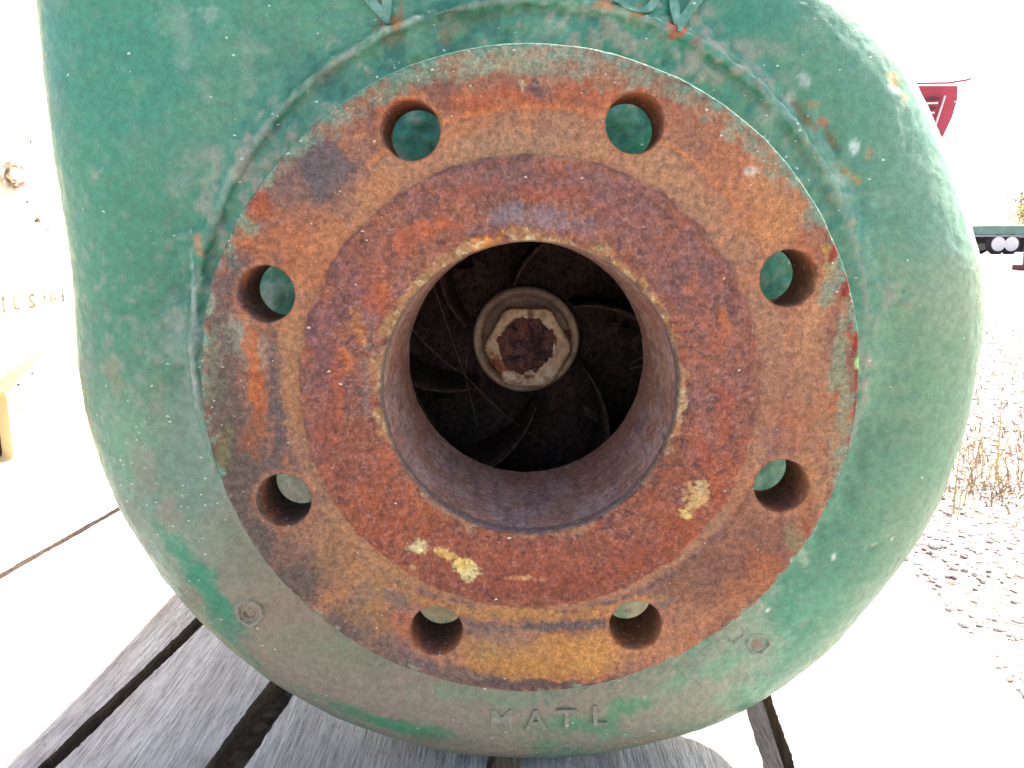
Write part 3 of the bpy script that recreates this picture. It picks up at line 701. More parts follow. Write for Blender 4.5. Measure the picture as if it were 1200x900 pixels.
seg_((0.1137, 0.0014), (0.1137, 0.0245), 12); seg_((0.1137, 0.0245), (0.1128, 0.0255), 3); nb = len(prof)
seg_((0.1128, 0.0255), (0.0625, 0.0255), 80, True)
prof = np.array(prof); NR, NT = len(prof), 1280
th = np.arange(NT) * 2 * math.pi / NT
RR = np.repeat(prof[:, 0], NT); YY = np.repeat(prof[:, 1], NT); TT = np.tile(th, NR)
P = np.stack([RR * np.cos(TT), YY, RR * np.sin(TT)], 1)
idx = np.arange(NR * NT).reshape(NR, NT)
F = np.stack([idx[:-1, :], np.roll(idx, -1, 1)[:-1, :], np.roll(idx, -1, 1)[1:, :], idx[1:, :]], -1).reshape(-1, 4)
keep = np.ones(len(F), bool); cen = P[F].mean(1)
hole_of = []
for (hx, hz) in HOLES:
    keep &= ~(np.hypot(cen[:, 0] - hx, cen[:, 2] - hz) < RH + 0.0005) 
F2 = F[keep]
dead = np.zeros(len(P), bool); dead[F[~keep].ravel()] = True
live = np.zeros(len(P), bool); live[F2.ravel()] = True
edge = np.where(dead & live)[0]
wallV, wallF, base = [], [], 0
def flange_relief(Pv, bare=1.0):
    r = np.hypot(Pv[:, 0], Pv[:, 2])
    rough = (fbm(Pv, 160, 3, 41) - 0.5) * 0.00035 + (fbm(Pv, 700, 3, 42) - 0.5) * 0.00028
    rough += (fbm(Pv, 45, 2, 44) - 0.5) * 0.0005
    ge = np.hypot(Pv[:, 0], Pv[:, 2] - 0.0055)                      # faint scar left by an old gasket
    scar = np.exp(-((ge - 0.0880 + (fbm(Pv, 60, 2, 45) - 0.5) * 0.002) / 0.0012) ** 2) * 0.00035
    lipn = sstep(0.0505, 0.052, r) * sstep(0.059, 0.056, r) * (fbm(Pv, 260, 3, 46) - 0.55) * 0.0011
    return rough - scar + lipn
for (hx, hz) in HOLES:
    for side in (0, 1):
        e = edge[(np.hypot(P[edge, 0] - hx, P[edge, 2] - hz) < RH + 0.003) & ((P[edge, 1] > 0.02) == bool(side))]
        a = np.arctan2(P[e, 2] - hz, P[e, 0] - hx)
        P[e, 0] = hx + (RH + 0.0006) * np.cos(a); P[e, 2] = hz + (RH + 0.0006) * np.sin(a)
        if side == 0: hole_of.append((e[np.argsort(a)], hx, hz))
n_main = len(P)
newV, newF, cnt = [], [], n_main
for (e, hx, hz) in hole_of:
    a = np.arctan2(P[e, 2] - hz, P[e, 0] - hx); m = len(e); prev = e
    for (dr, y) in ((0.00045, 0.00015), (0.0002, 0.0005), (0.0, 0.0012), (0, 0.003), (0, 0.006), (0, 0.010), (0, 0.015), (0, 0.020), (0, 0.0245), (0.0006, 0.0255)):
        ring = np.stack([hx + (RH + dr) * np.cos(a), np.full(m, y), hz + (RH + dr) * np.sin(a)], 1)
        newV.append(ring); ids = np.arange(cnt, cnt + m); cnt += m
        newF.append(np.stack([prev, ids, np.roll(ids, -1), np.roll(prev, -1)], 1)); prev = ids
P = np.concatenate([P] + newV); F2 = np.concatenate([F2] + newF)
in_hole = np.zeros(len(P), bool); in_hole[n_main:] = True
r = np.hypot(P[:, 0], P[:, 2]); facing = P[:, 1] < 0.0135
rel = flange_relief(P) * facing
hd = np.min([np.hypot(P[:, 0] - hx, P[:, 2] - hz) for hx, hz in HOLES], axis=0)
P0 = P.copy()
P[:, 1] -= np.where(in_hole, rel * sstep(0.003, 0, P[:, 1]), rel)
P[:, 1] += 0.00045 * np.exp(-((hd - RH) / 0.0009) ** 2) * (~in_hole) * facing
# rim chipped a little
wob = (fbm(P0, 70, 3, 51) - 0.5) * 0.0006 * (P0[:, 1] < 0.02) * sstep(0.111, 0.1135, r) * (~in_hole)
P[:, 0] *= 1 + wob / 0.1137; P[:, 2] *= 1 + wob / 0.1137
flange = mesh_np('suction_flange', P, F2, M_RUST, pump)
n = len(P); ang = np.degrees(np.arctan2(P0[:, 2], P0[:, 0]))
a1 = fbm(P0, 45, 4, 61); a2 = fbm(P0, 150, 4, 62); a3 = fbm(P0, 600, 3, 63); a4 = fbm(P0, 1500, 2, 64)
C = np.tile(np.array(lin(158, 100, 74)), (n, 1))
C = mixc(C, lin(124, 76, 62), sstep(0.45, 0.7, a1) * 0.7)
C = mixc(C, lin(184, 112, 76), sstep(0.5, 0.78, a2) * 0.55)
C = mixc(C, lin(176, 90, 50), sstep(0.55, 0.8, fbm(P0, 70, 4, 65)) * 0.5)
C = mixc(C, lin(104, 78, 76), sstep(0.56, 0.85, a3) * 0.55)
ge = np.hypot(P0[:, 0], P0[:, 2] - 0.0055)
C = mixc(C, lin(176, 128, 94), sstep(0.0885, 0.086, ge) * 0.35)
C = mixc(C, lin(96, 80, 80), np.exp(-((ge - 0.0886 + (a1 - 0.5) * 0.003) / 0.0013) ** 2) * 0.6 * sstep(0.03, -0.03, P0[:, 2]) * sstep(0.35, 0.6, a2 + 0.1))
C = mixc(C, lin(198, 118, 70), np.exp(-((ge - 0.0886 + (a1 - 0.5) * 0.002) / 0.0008) ** 2) * 0.6 * sstep(0.05, 0.075, P0[:, 2]))
C = paint(C, P0, [(*m[:5], min(1, m[5] * (1.0 if m[6][0] < 0.2 else 0.9)), (m[6][0] * 1.04, m[6][1], m[6][2] * 0.86)) for m in FLANGE_MARKS], 200, 1.1)
C = mixc(C, lin(182, 112, 76), np.exp(-((hd - RH - 0.001) / 0.0012) ** 2) * 0.4 * (~in_hole))
# raised face
rf = r < 0.0791 + (a2 - 0.5) * 0.0012
CR = np.tile(np.array(lin(144, 84, 62)), (n, 1))
low = sstep(0.01, -0.05, P0[:, 2])
CR = CR * (1 - low[:, None]) + np.array(lin(144, 76, 50)) * low[:, None]
CR = mixc(CR, lin(114, 74, 68), sstep(0.44, 0.76, a1) * 0.5 * (1 - 0.5 * low))
CR = mixc(CR, lin(168, 88, 56), sstep(0.48, 0.8, a2) * 0.5)
CR = mixc(CR, lin(84, 56, 56), sstep(0.58, 0.82, a3) * 0.6)
CR = mixc(CR, lin(150, 112, 104), sstep(0.6, 0.85, a4) * 0.4)
CR = paint(CR, P0, [(*m[:5], m[5] * (1 if m[6][1] > 0.3 else 0.5), m[6]) for m in RAISED_MARKS], 400, 1.2)
w = sstep(0.0798, 0.0787, r + (a2 - 0.5) * 0.0022 + (a3 - 0.5) * 0.001) * (P0[:, 1] < 0.004)
C = C * (1 - w[:, None]) + CR * w[:, None]
# ochre crust on the lip of the bore
lip = sstep(0.0556, 0.0540, r + (a2 - 0.5) * 0.0055 + (a3 - 0.5) * 0.002 + 0.0009 + 0.0012 * low)
CL = np.tile(np.array(lin(160, 110, 74)), (n, 1))
CL = mixc(CL, lin(204, 122, 60), sstep(0.5, 0.7, a1) * 0.8); CL = mixc(CL, lin(206, 176, 130), sstep(0.55, 0.75, a3) * 0.6)
CL = mixc(CL, lin(112, 88, 74), sstep(0.52, 0.75, a2) * 0.7)
CL = mixc(CL, lin(146, 92, 72), low * 0.65)
C = C * (1 - lip[:, None]) + CL * lip[:, None]
bw = sstep(0.0520, 0.0513, r) * (P0[:, 1] > 0.0)
C = mixc(C, lin(122, 96, 86), bw * 0.8)
C = mixc(C, lin(96, 58, 44), in_hole * sstep(0.001, 0.006, P0[:, 1]) * 0.5)
C = mixc(C, lin(168, 92, 52), in_hole * sstep(0.45, 0.7, fbm(P0, 120, 3, 66)) * sstep(0.016, 0.004, P0[:, 1]) * 0.7)
# green overspray round the rim: widest at the top
def bump_ang(c, wd): 
    d = np.abs((ang - c + 180) % 360 - 180); return np.exp(-(d / wd) ** 2)
edge_r = 0.1128 - 0.0105 * bump_ang(88, 34) - 0.0030 * bump_ang(30, 40) - 0.0045 * bump_ang(128, 16) - 0.0015 * bump_ang(-5, 30) - 0.0035 * bump_ang(180, 22) * 0.6 + 0.0022 * bump_ang(-95, 50)
gw = sstep(0, 0.0022, r - edge_r + (a2 - 0.5) * 0.008 + (a3 - 0.5) * 0.006) * (~in_hole)
GC = np.tile(np.array(lin(116, 138, 114)), (n, 1)); GC = mixc(GC, lin(158, 140, 112), sstep(0.5, 0.72, a3) * 0.7); GC = mixc(GC, lin(92, 130, 106), sstep(0.5, 0.7, a1) * 0.5)
gk = (gw * (0.35 + 0.6 * sstep(0.36, 0.62, fbm(P0, 260, 4, 67))) * (0.6 + 0.4 * sstep(0.1085, 0.1122, r)))[:, None]
C = C * (1 - gk) + GC * gk
C = mixc(C, lin(56, 104, 82), sstep(0.1126, 0.1134, r) * (~in_hole) * (0.5 + 0.4 * sstep(0.4, 0.6, a2)) * (1 - 0.8 * bump_ang(-95, 45)))
C = paint(C, P0, RIM_MARKS, 600, 0.5)
back = P0[:, 1] > 0.02
C = mixc(C, lin(48, 130, 104), back * (~in_hole) * 1.0)
C *= (0.90 + 0.20 * a4)[:, None] * np.array([0.89, 1.08, 1.14])
set_col(flange, np.clip(C, 0, 1))
sp = 0.12 + 0.8 * gw + 0.8 * bump_ang(215, 40) * sstep(0.094, 0.104, r) + 0.5 * bump_ang(100, 50) * sstep(0.092, 0.104, r)
sp += 0.35 * bump_ang(20, 30) * sstep(0.1, 0.108, r)
sp *= np.where(r < 0.08, 0.25, 1.0)
set_val(flange, np.clip(sp, 0, 1.2), 'Speck')

# ---- bore behind the flange: a plain rusty tube with a machined step at the far end
ys = np.concatenate([np.linspace(0.0050, 0.072, 96), np.linspace(0.0722, 0.0742, 3), ])
rs = np.concatenate([np.full(96, 0.0511) - 0.0006 * sstep(0.02, 0.07, ys[:96]), np.array([0.0508, 0.0514, 0.0528])])
nb_t = 720; t_ = np.arange(nb_t) * 2 * math.pi / nb_t
Pb = np.stack([np.repeat(rs, nb_t) * np.tile(np.cos(t_), len(rs)), np.repeat(ys, nb_t), np.repeat(rs, nb_t) * np.tile(np.sin(t_), len(rs))], 1)
dr = (fbm(Pb, 180, 4, 71) - 0.5) * 0.0006 * sstep(0.005, 0.009, Pb[:, 1]); rb = np.hypot(Pb[:, 0], Pb[:, 2])
Pb[:, 0] *= 1 + dr / rb; Pb[:, 2] *= 1 + dr / rb
ib = np.arange(len(rs) * nb_t).reshape(len(rs), nb_t)
Fb = np.stack([ib[:-1], ib[1:], np.roll(ib, -1, 1)[1:], np.roll(ib, -1, 1)[:-1]], -1).reshape(-1, 4)
bore = mesh_np('suction_bore', Pb, Fb, M_RUST, pump)
st = Pb * np.array([1, 0.18, 1])                                   # tool marks run along the bore
Cb = np.tile(np.array(lin(176, 150, 148)), (len(Pb), 1))
Cb = mixc(Cb, lin(142, 118, 120), sstep(0.42, 0.68, fbm(st, 420, 4, 72)) * 0.75)
Cb = mixc(Cb, lin(180, 152, 136), sstep(0.52, 0.75, fbm(st, 900, 3, 73)) * 0.5)
Cb = mixc(Cb, lin(160, 112, 88), sstep(0.45, 0.7, fbm(Pb, 60, 3, 74)) * 0.5)
Cb *= np.array([0.98, 0.88, 0.74]); set_col(bore, Cb); set_val(bore, np.full(len(Pb), 0.12), 'Speck')

# ---- inside: impeller, lock washer, nut and shaft end
bm = bmesh.new()
add_lathe(bm, [(0.0, -0.152), (0.1, -0.152), (0.1, -0.148), (0.05, -0.147), (0.036, -0.144), (0.030, -0.139), (0.018, -0.138)], AXY, 96)
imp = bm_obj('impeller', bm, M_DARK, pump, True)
def colour_plain(o, c1, c2, f, seed, c3=None):
    n = len(o.data.vertices); Vv = np.zeros(n * 3, np.float32); o.data.vertices.foreach_get('co', Vv); Vv = Vv.reshape(-1, 3).astype(float)
    Cc = np.tile(np.array(c1), (n, 1)); Cc = mixc(Cc, c2, sstep(0.42, 0.65, fbm(Vv, f, 4, seed)))
    if c3: Cc = mixc(Cc, c3, sstep(0.55, 0.75, fbm(Vv, f * 1.7, 3, seed + 3)) * 0.8)
    set_col(o, Cc); set_val(o, np.full(n, 0.3), 'Speck'); set_val(o, np.full(n, 0.6), 'Rough')
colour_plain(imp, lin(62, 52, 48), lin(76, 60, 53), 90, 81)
bm = bmesh.new()
add_lathe(bm, [(0.0525, -0.079), (0.104, -0.0795), (0.104, -0.084), (0.0545, -0.0835), (0.0525, -0.079)], AXY, 96)
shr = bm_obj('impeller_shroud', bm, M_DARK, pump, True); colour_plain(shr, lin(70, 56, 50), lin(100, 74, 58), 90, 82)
vane_me = None
for k in range(6):
    bm = bmesh.new(); rows = []
    for i in range(25):
        t = i / 24; r1 = 0.030 + 0.072 * t; a0 = -1.25 * t
        y0 = 0.108 - 0.022 * min(1, t * 2.2); row = []
        for (s, y) in ((-1, y0 + .004 * (1 - t)), (-0.3, y0), (0.3, y0), (1, y0 + .004 * (1 - t)), (1, 0.150), (-1, 0.150)):
            a = a0 + s * 0.0022 / r1 * (0.6 + t); row.append(bm.verts.new((r1 * math.cos(a), y, r1 * math.sin(a))))
        rows.append(row)
    for q, w in zip(rows[:-1], rows[1:]):
        for j in range(6): bm.faces.new((q[j], q[(j + 1) % 6], w[(j + 1) % 6], w[j]))
    bm.faces.new(rows[0]); bm.faces.new(rows[-1][::-1])
    if vane_me is None:
        v = bm_obj('vane', bm, M_DARK, imp, False); vane_me = v.data
        colour_plain(v, lin(60, 50, 47), lin(72, 58, 51), 120, 83)
    else:
        bm.free(); v = bpy.data.objects.new('vane', vane_me); col.objects.link(v); v.parent = imp
    v.rotation_euler = (0, -2 * math.pi * k / 6 + 0.35, 0)

NX, NZ = 0.0008, 0.0004
def polar_plate(name, outline, rows, mat, parent, cx, cz, nt=256, relief=0.00025, seed=0):
    """rows of (scale 0..1, depth); outline(theta) gives the radius"""
    t = np.arange(nt) * 2 * math.pi / nt; ro = np.array([outline(a) for a in t])
    Vv = []
    for (s, y, cl) in rows:
        rr = ro * s if cl is None else np.minimum(ro, cl) * s
        Vv.append(np.stack([cx + rr * np.cos(t), np.full(nt, y), cz + rr * np.sin(t)], 1))
    Vv = np.concatenate(Vv); Vv[:, 1] += (fbm(Vv, 500, 3, seed) - 0.5) * relief * 2
    i = np.arange(len(rows) * nt).reshape(len(rows), nt)
    Ff = np.stack([i[:-1], np.roll(i, -1, 1)[:-1], np.roll(i, -1, 1)[1:], i[1:]], -1).reshape(-1, 4)
    return mesh_np(name, Vv, Ff, mat, parent), Vv
# washer, dished, with a tab bent up on the right
rows = [(s, y, None) for s, y in [(0.30, 0.1335)] + [(0.30 + 0.5 * i / 16, 0.1335 - 0.0002 * i / 16) for i in range(1, 17)] + [(0.80, 0.1326), (0.83, 0.1308), (0.87, 0.1292), (0.91, 0.1286), (0.95, 0.1290), (0.985, 0.1306), (1.0, 0.1335), (1.0, 0.139)]]
wash, Vw = polar_plate('lock_washer', lambda a: 0.0270 + 0.0002 * math.sin(3 * a + 1), rows, M_NUT, pump, NX, 0.0008, 256, 0.0003, 91)
Cw = np.tile(np.array(lin(192, 166, 138)), (len(Vw), 1)); Cw = mixc(Cw, lin(140, 112, 94), sstep(0.4, 0.68, fbm(Vw, 90, 4, 92)) * 0.7)
Cw = mixc(Cw, lin(120, 104, 110), sstep(0.0, 0.02, Vw[:, 2]) * 0.45)  # upper half tinted purplish, its light painted into the colour
Cw = paint(Cw, Vw, [(0.0215, 0.0035, 0.0024, 0.003, 0, .9, lin(130, 72, 48)), (-0.016, -0.013, 0.004, 0.003, 30, .5, lin(120, 80, 56))], 930)
set_col(wash, Cw * 1.0)
# hexagon nut
def hexr(a, rc=0.0222):
    k = (a + math.pi / 6 * 0) % (math.pi / 3) - math.pi / 6
    return min(rc * math.cos(math.pi / 6) / math.cos(k), rc * 0.955)
rows = [(0.0 + 0.04 * i, 0.1192, None) for i in range(1, 15)]
rows = [(0.56 + 0.34 * i / 16, 0.1190, 0.0205) for i in range(17)] + [(0.96, 0.1193, 0.0208), (0.99, 0.1202, 0.0214), (1.0, 0.1218, None), (1.0, 0.126, None), (1.0, 0.134, None)]
nut, Vn = polar_plate('shaft_nut', hexr, rows, M_NUT, pump, NX + .0008, -0.0019, 384, 0.00035, 95)
Cn = np.tile(np.array(lin(214, 182, 146)), (len(Vn), 1)); Cn = mixc(Cn, lin(176, 138, 108), sstep(0.42, 0.7, fbm(Vn, 120, 4, 96)) * 0.6)
Cn = mixc(Cn, lin(230, 214, 178), sstep(0.5, 0.75, fbm(Vn, 300, 3, 97)) * 0.5)
rn = np.hypot(Vn[:, 0] - NX, Vn[:, 2])
Cn = mixc(Cn, lin(104, 62, 50), sstep(0.0141, 0.0132, rn + (fbm(Vn, 250, 3, 98) - 0.5) * 0.004))
Cn = paint(Cn, Vn, [(-0.0135, -0.0095, 0.0030, 0.0062, 32, .95, lin(150, 74, 50)), (-0.0125, -0.0155, 0.003, 0.003, 0, .8, lin(140, 70, 50)), (-0.0075, -0.0158, 0.0042, 0.0018, -28, 1, lin(240, 226, 190)),
     (0.0025, 0.0150, 0.0018, 0.0020, 0, .8, lin(110, 66, 54)), (0.0085, 0.0135, 0.0025, 0.002, -40, .45, lin(140, 86, 70)), (0.0025, -0.0160, 0.0040, 0.0014, 5, .9, lin(112, 58, 46)), (-0.004, -0.0195, 0.006, 0.0008, 4, .6, lin(120, 70, 50)),
     (0.0145, -0.002, 0.0006, 0.003, 0, .7, lin(240, 236, 220))], 960, 0.8)
set_col(nut, Cn)
rows = [(0.003, 0.1206, None), (0.05, 0.1203, None), (0.10, 0.1196, None), (0.13, 0.1193, None)] + [(0.13 + 0.8 * i / 20, 0.1191 - 0.0003, None) for i in range(1, 21)] + [(0.97, 0.1192, None), (1.0, 0.1205, None)]
shaft, Vs = polar_plate('shaft_end', lambda a: 0.0138, rows, M_DARK, pump, NX, -0.0002, 192, 0.00035, 99)
Cs = np.tile(np.array(lin(104, 76, 72)), (len(Vs), 1)); Cs = mixc(Cs, lin(70, 54, 56), sstep(0.4, 0.65, fbm(Vs, 350, 4, 100)) * 0.8); Cs = mixc(Cs, lin(130, 84, 70), sstep(0.58, 0.75, fbm(Vs, 150, 3, 101)) * 0.6)
set_col(shaft, Cs)

# dead leaves and grass bits washed into the eye of the impeller
M_STRAW = plain_mat('dry_straw', lin(190, 170, 120), 0.8, 0.3, 60)
M_LEAF = plain_mat('dead_leaf', lin(70, 56, 44), 0.85, 0.4, 120)
bm = bmesh.new()
for k in range(14):
    a = rng.uniform(0, 2 * math.pi); rr = rng.uniform(0.034, 0.062); c = Vector((rr * math.cos(a), rng.uniform(0.126, 0.146), rr * math.sin(a)))
    L = rng.uniform(0.008, 0.018); d = Vector(rng.normal(size=3)).normalized(); s = d.orthogonal().normalized(); nrm = d.cross(s)
    pv = []
    for i in range(5):
        t = i / 4 - 0.5; wdt = L * 0.28 * (1 - (2 * t) ** 2) + 0.0003; up = nrm * (rng.uniform(-1, 1) * 0.0015)
        pv.append((bm.verts.new(c + d * t * L + s * wdt + up), bm.verts.new(c + d * t * L + nrm * 0.0012), bm.verts.new(c + d * t * L - s * wdt + up)))
    for q, w in zip(pv[:-1], pv[1:]):
        bm.faces.new((q[0], q[1], w[1], w[0])); bm.faces.new((q[1], q[2], w[2], w[1]))
litter = tag(bm_obj('leaf_litter', bm, M_LEAF, None), 'dark dead leaf scraps caught deep inside the pump bore around the nut', 'leaves', kind='stuff')
lean_root(litter)
bm = bmesh.new()
def strand(pts, rad=0.00012):
    add_tube(bm, pts, rad, 4, False)
for (a, b, sag) in STRANDS:
    a = Vector(a); b = Vector(b); strand([a.lerp(b, t) + Vector((0, 0, -sag * 4 * t * (1 - t))) for t in (0, .25, .5, .75, 1)], 0.00006)
web = tag(bm_obj('cobweb', bm, M_STRAW, None), 'thin pale cobweb strands stretched inside the dark bore', 'cobweb', kind='stuff'); lean_root(web)

# ---- cast plugs and lettering stand on the casing's skin
def skin_y(x, z):
    """depth of the casing's front skin at (x, z)"""
    x = np.atleast_1d(np.asarray(x, float)); z = np.atleast_1d(np.asarray(z, float)); y = np.full_like(x, 0.02)
    for _ in range(60): y = y + np.clip(casing_sdf(x, y, z), -0.01, 0.01) * 0.8
    return y
def cast_plug(x, z, prof2, dusty, seed):
    nt, m = 72, len(prof2); t = np.arange(nt) * 2 * math.pi / nt
    Vv = np.concatenate([np.stack([x + r2 * np.cos(t), np.full(nt, h2), z + r2 * np.sin(t)], 1) for r2, h2 in prof2])
    y = skin_y(Vv[:, 0], Vv[:, 2]); Vv[:, 1] = y - Vv[:, 1] + (fbm(Vv, 500, 3, seed) - 0.5) * 0.0008
    wob = 1 + (fbm(Vv, 200, 2, seed + 1) - 0.5) * 0.25; Vv[:, 0] = x + (Vv[:, 0] - x) * wob; Vv[:, 2] = z + (Vv[:, 2] - z) * wob
    i = np.arange(m * nt).reshape(m, nt); Ff = np.stack([i[:-1], np.roll(i, -1, 1)[:-1], np.roll(i, -1, 1)[1:], i[1:]], -1).reshape(-1, 4)
    o = mesh_np('cast_plug', Vv, Ff, M_GREEN, pump); rr = np.hypot(Vv[:, 0] - x, Vv[:, 2] - z)
    Cp = np.tile(np.array(lin(144, 136, 118)), (len(Vv), 1)) if dusty else np.tile(np.array(lin(118, 146, 124)), (len(Vv), 1))
    R0 = prof2[0][0]
    Cp = mixc(Cp, lin(160, 152, 132), np.exp(-((rr / R0 - 0.72) / 0.12) ** 2) * 0.7)
    Cp = mixc(Cp, lin(92, 78, 62), sstep(0.6, 0.35, rr / R0 + (fbm(Vv, 420, 3, seed + 2) - 0.5) * 0.6) * 0.8)
    Cp = paint(Cp, Vv, [(x + 0.0014, z + 0.0022, 0.0017, 0.0012, -30, .9, lin(84, 140, 110)), (x - 0.0016, z + 0.0012, 0.0014, 0.0005, 35, .9, lin(176, 164, 140))] if dusty else [], seed)
    set_col(o, Cp); set_val(o, rough_of(Cp), 'Rough'); set_val(o, np.full(len(Vv), 0.2), 'Speck')
    return o
(x1, z1), (x2, z2), (x3, z3) = PLUGS
cast_plug(x1, z1, [(0.0074, -0.0006), (0.0068, 0.0002), (0.0062, 0.0013), (0.0055, 0.0016), (0.0049, 0.0010), (0.0045, -0.0004), (0.0036, -0.0008), (0.0030, -0.0002), (0.0022, 0.0003), (0.0012, -0.0004), (0.0002, -0.0004)], True, 110)
cast_plug(x2, z2, [(0.0062, -0.0006), (0.0054, 0.0004), (0.0046, 0.0010), (0.0038, 0.0007), (0.0030, -0.0006), (0.0020, -0.0012), (0.0002, -0.0014)], False, 113)
cast_plug(x3, z3, [(0.0052, -0.0006), (0.0046, 0.0003), (0.0038, 0.0008), (0.0030, 0.0002), (0.0020, -0.0004), (0.0002, -0.0004)], False, 116)

def cast_letter(ch, x, z, height, rot, proud, cols, seed, wide=1.0):
    cu = bpy.data.curves.new('glyph', 'FONT'); cu.body = ch; cu.size = height / 0.72; cu.align_x = 'CENTER'; cu.extrude = 0.5; cu.resolution_u = 6
    cu.offset = height * 0.02
    tmp = bpy.data.objects.new('glyph', cu); me = bpy.data.meshes.new_from_object(tmp)
    b2 = bmesh.new(); b2.from_mesh(me)
    bmesh.ops.subdivide_edges(b2, edges=[e for e in b2.edges if e.calc_length() > height * 0.12 and abs(e.verts[0].co.z - e.verts[1].co.z) < 0.1], cuts=4, use_grid_fill=False)
    bmesh.ops.triangulate(b2, faces=b2.faces[:])
    b2.to_mesh(me); b2.free(); bpy.data.objects.remove(tmp); bpy.data.curves.remove(cu)
    n = len(me.vertices); co = np.zeros(n * 3, np.float32); me.vertices.foreach_get('co', co); co = co.reshape(-1, 3).astype(float)
    u, v, top = co[:, 0] * wide, co[:, 1] - height / 2, co[:, 2] > 0
    ca, sa = math.cos(R(rot)), math.sin(R(rot)); X_ = x + u * ca - v * sa; Z_ = z + u * sa + v * ca
    y = skin_y(X_, Z_); out = np.stack([X_, y - np.where(top, proud, -0.004), Z_], 1)
    out[:, 1] += (fbm(out, 260, 3, seed) - 0.5) * proud * 0.9
    me.vertices.foreach_set('co', out.astype(np.float32).ravel()); me.update()
    me.materials.clear(); me.materials.append(M_GREEN); o = bpy.data.objects.new('cast_letter', me); me.name = 'cast_letter'; col.objects.link(o); o.parent = pump
    Cl = np.tile(np.array(cols[0]), (n, 1)); Cl = mixc(Cl, cols[1], sstep(0.45, 0.6, fbm(out, 200, 3, seed + 1)))
    set_col(o, Cl); set_val(o, rough_of(Cl), 'Rough'); set_val(o, np.full(n, 0.2), 'Speck')
    return o
for ch, x, z, hh, rot, pr, dusty in LETTERS:
    cast_letter(ch, x, z, hh, rot, pr, (lin(152, 145, 126), lin(136, 142, 118)) if dusty else (lin(88, 142, 116), lin(116, 152, 132)), 120 + int(abs(x) * 1e4))

# ---- what lies behind the casing: bearing frame, its foot, shaft, and the discharge flange above
M_GREEN2 = plain_mat('green_paint_plain', lin(48, 132, 104), 0.5, 0.25, 20, bstr=0.2)
bm = bmesh.new()
add_lathe(bm, [(0.0, -0.150), (0.150, -0.150), (0.152, -0.153), (0.152, -0.163), (0.122, -0.168), (0.100, -0.19), (0.096, -0.30), (0.096, -0.50), (0.11, -0.505), (0.11, -0.53), (0.06, -0.54), (0.0, -0.54)], AXY, 96)
bm_obj('bearing_frame', bm, M_GREEN2, pump, True)
bm = bmesh.new(); add_box(bm, (0, 0.46, -0.155), (0.14, 0.05, 0.112), 0.006); add_box(bm, (0, 0.46, -0.203), (0.24, 0.09, 0.015), 0.004); bm_obj('foot', bm, M_GREEN2, pump)
M_STEEL = plain_mat('worn_steel', lin(150, 140, 130), 0.4, 0.3, 40, metallic=0.8)
bm = bmesh.new(); add_lathe(bm, [(0, -0.535), (0.022, -0.536), (0.022, -0.62), (0.020, -0.622), (0, -0.622)], AXY, 48); bm_obj('drive_shaft', bm, M_STEEL, pump, True)
bm = bmesh.new(); add_lathe(bm, [(0.045, 0.26), (0.0, 0.262), (0.0, 0.28), (0.04, 0.28), (0.045, 0.308), (0.096, 0.308), (0.098, 0.306), (0.098, 0.286), (0.096, 0.284), (0.045, 0.282)], Matrix.Translation((-0.134, 0.103, 0)), 72)
bm_obj('discharge_flange', bm, M_GREEN2, pump, False)

# ------------------------------------------------------------------ the wooden pallet
def wood_mat(name, c1, c2, c3):
    m, t, b = new_mat(name)
    tc = N(t, 'ShaderNodeTexCoord').outputs['Object']
    mp = N(t, 'ShaderNodeMapping'); mp.inputs['Scale'].default_value = (1, 0.045, 1); t.links.new(tc, mp.inputs[0]); v = mp.outputs[0]
    wv = noise(t, v, 90, 5, 0.6); fi = noise(t, v, 700, 4, 0.7); ve = noise(t, v, 1800, 2, 0.7); bl = noise(t, tc, 18, 4, 0.6); sp = noise(t, tc, 900, 3, 0.7)
    c = mix(t, rampv(t, wv, 0.36, 0.64), c1, c2); c = mix(t, math_(t, 'MULTIPLY', rampv(t, fi, 0.42, 0.60), 0.75), c, c3)
    c = mix(t, math_(t, 'MULTIPLY', rampv(t, bl, 0.5, 0.72), 0.35), c, lin(150, 128, 108))
    crack = rampv(t, ve, 0.58, 0.66); c = mix(t, math_(t, 'MULTIPLY', crack, 0.6), c, lin(70, 62, 60))
    c = mix(t, math_(t, 'MULTIPLY', rampv(t, sp, 0.55, 0.7), 0.25), c, lin(190, 184, 184))
    t.links.new(c, b.inputs['Base Color']); b.inputs['Roughness'].default_value = 0.9; b.inputs['Specular IOR Level'].default_value = 0.15
    hh = math_(t, 'ADD', math_(t, 'MULTIPLY', fi, 0.8), math_(t, 'ADD', math_(t, 'MULTIPLY', ve, 0.5), math_(t, 'MULTIPLY', sp, 0.3))); bump(t, b, hh, 0.9, 0.0016)
    return m
M_WOOD = wood_mat('weathered_grey_wood', lin(218, 207, 200), lin(198, 185, 178), lin(160, 147, 142))
M_WOODSIDE = wood_mat('brown_wood_edge_gap_shade', lin(112, 94, 82), lin(88, 74, 66), lin(66, 56, 50))  # browner plank sides, with the shade of the gaps darkened into the colour
pallet = empty('wooden_pallet', (0, 0, -0.337)); 
tag(pallet, 'weathered grey timber pallet of gapped planks under the green pump', 'pallet')
TH = math.atan(0.12)
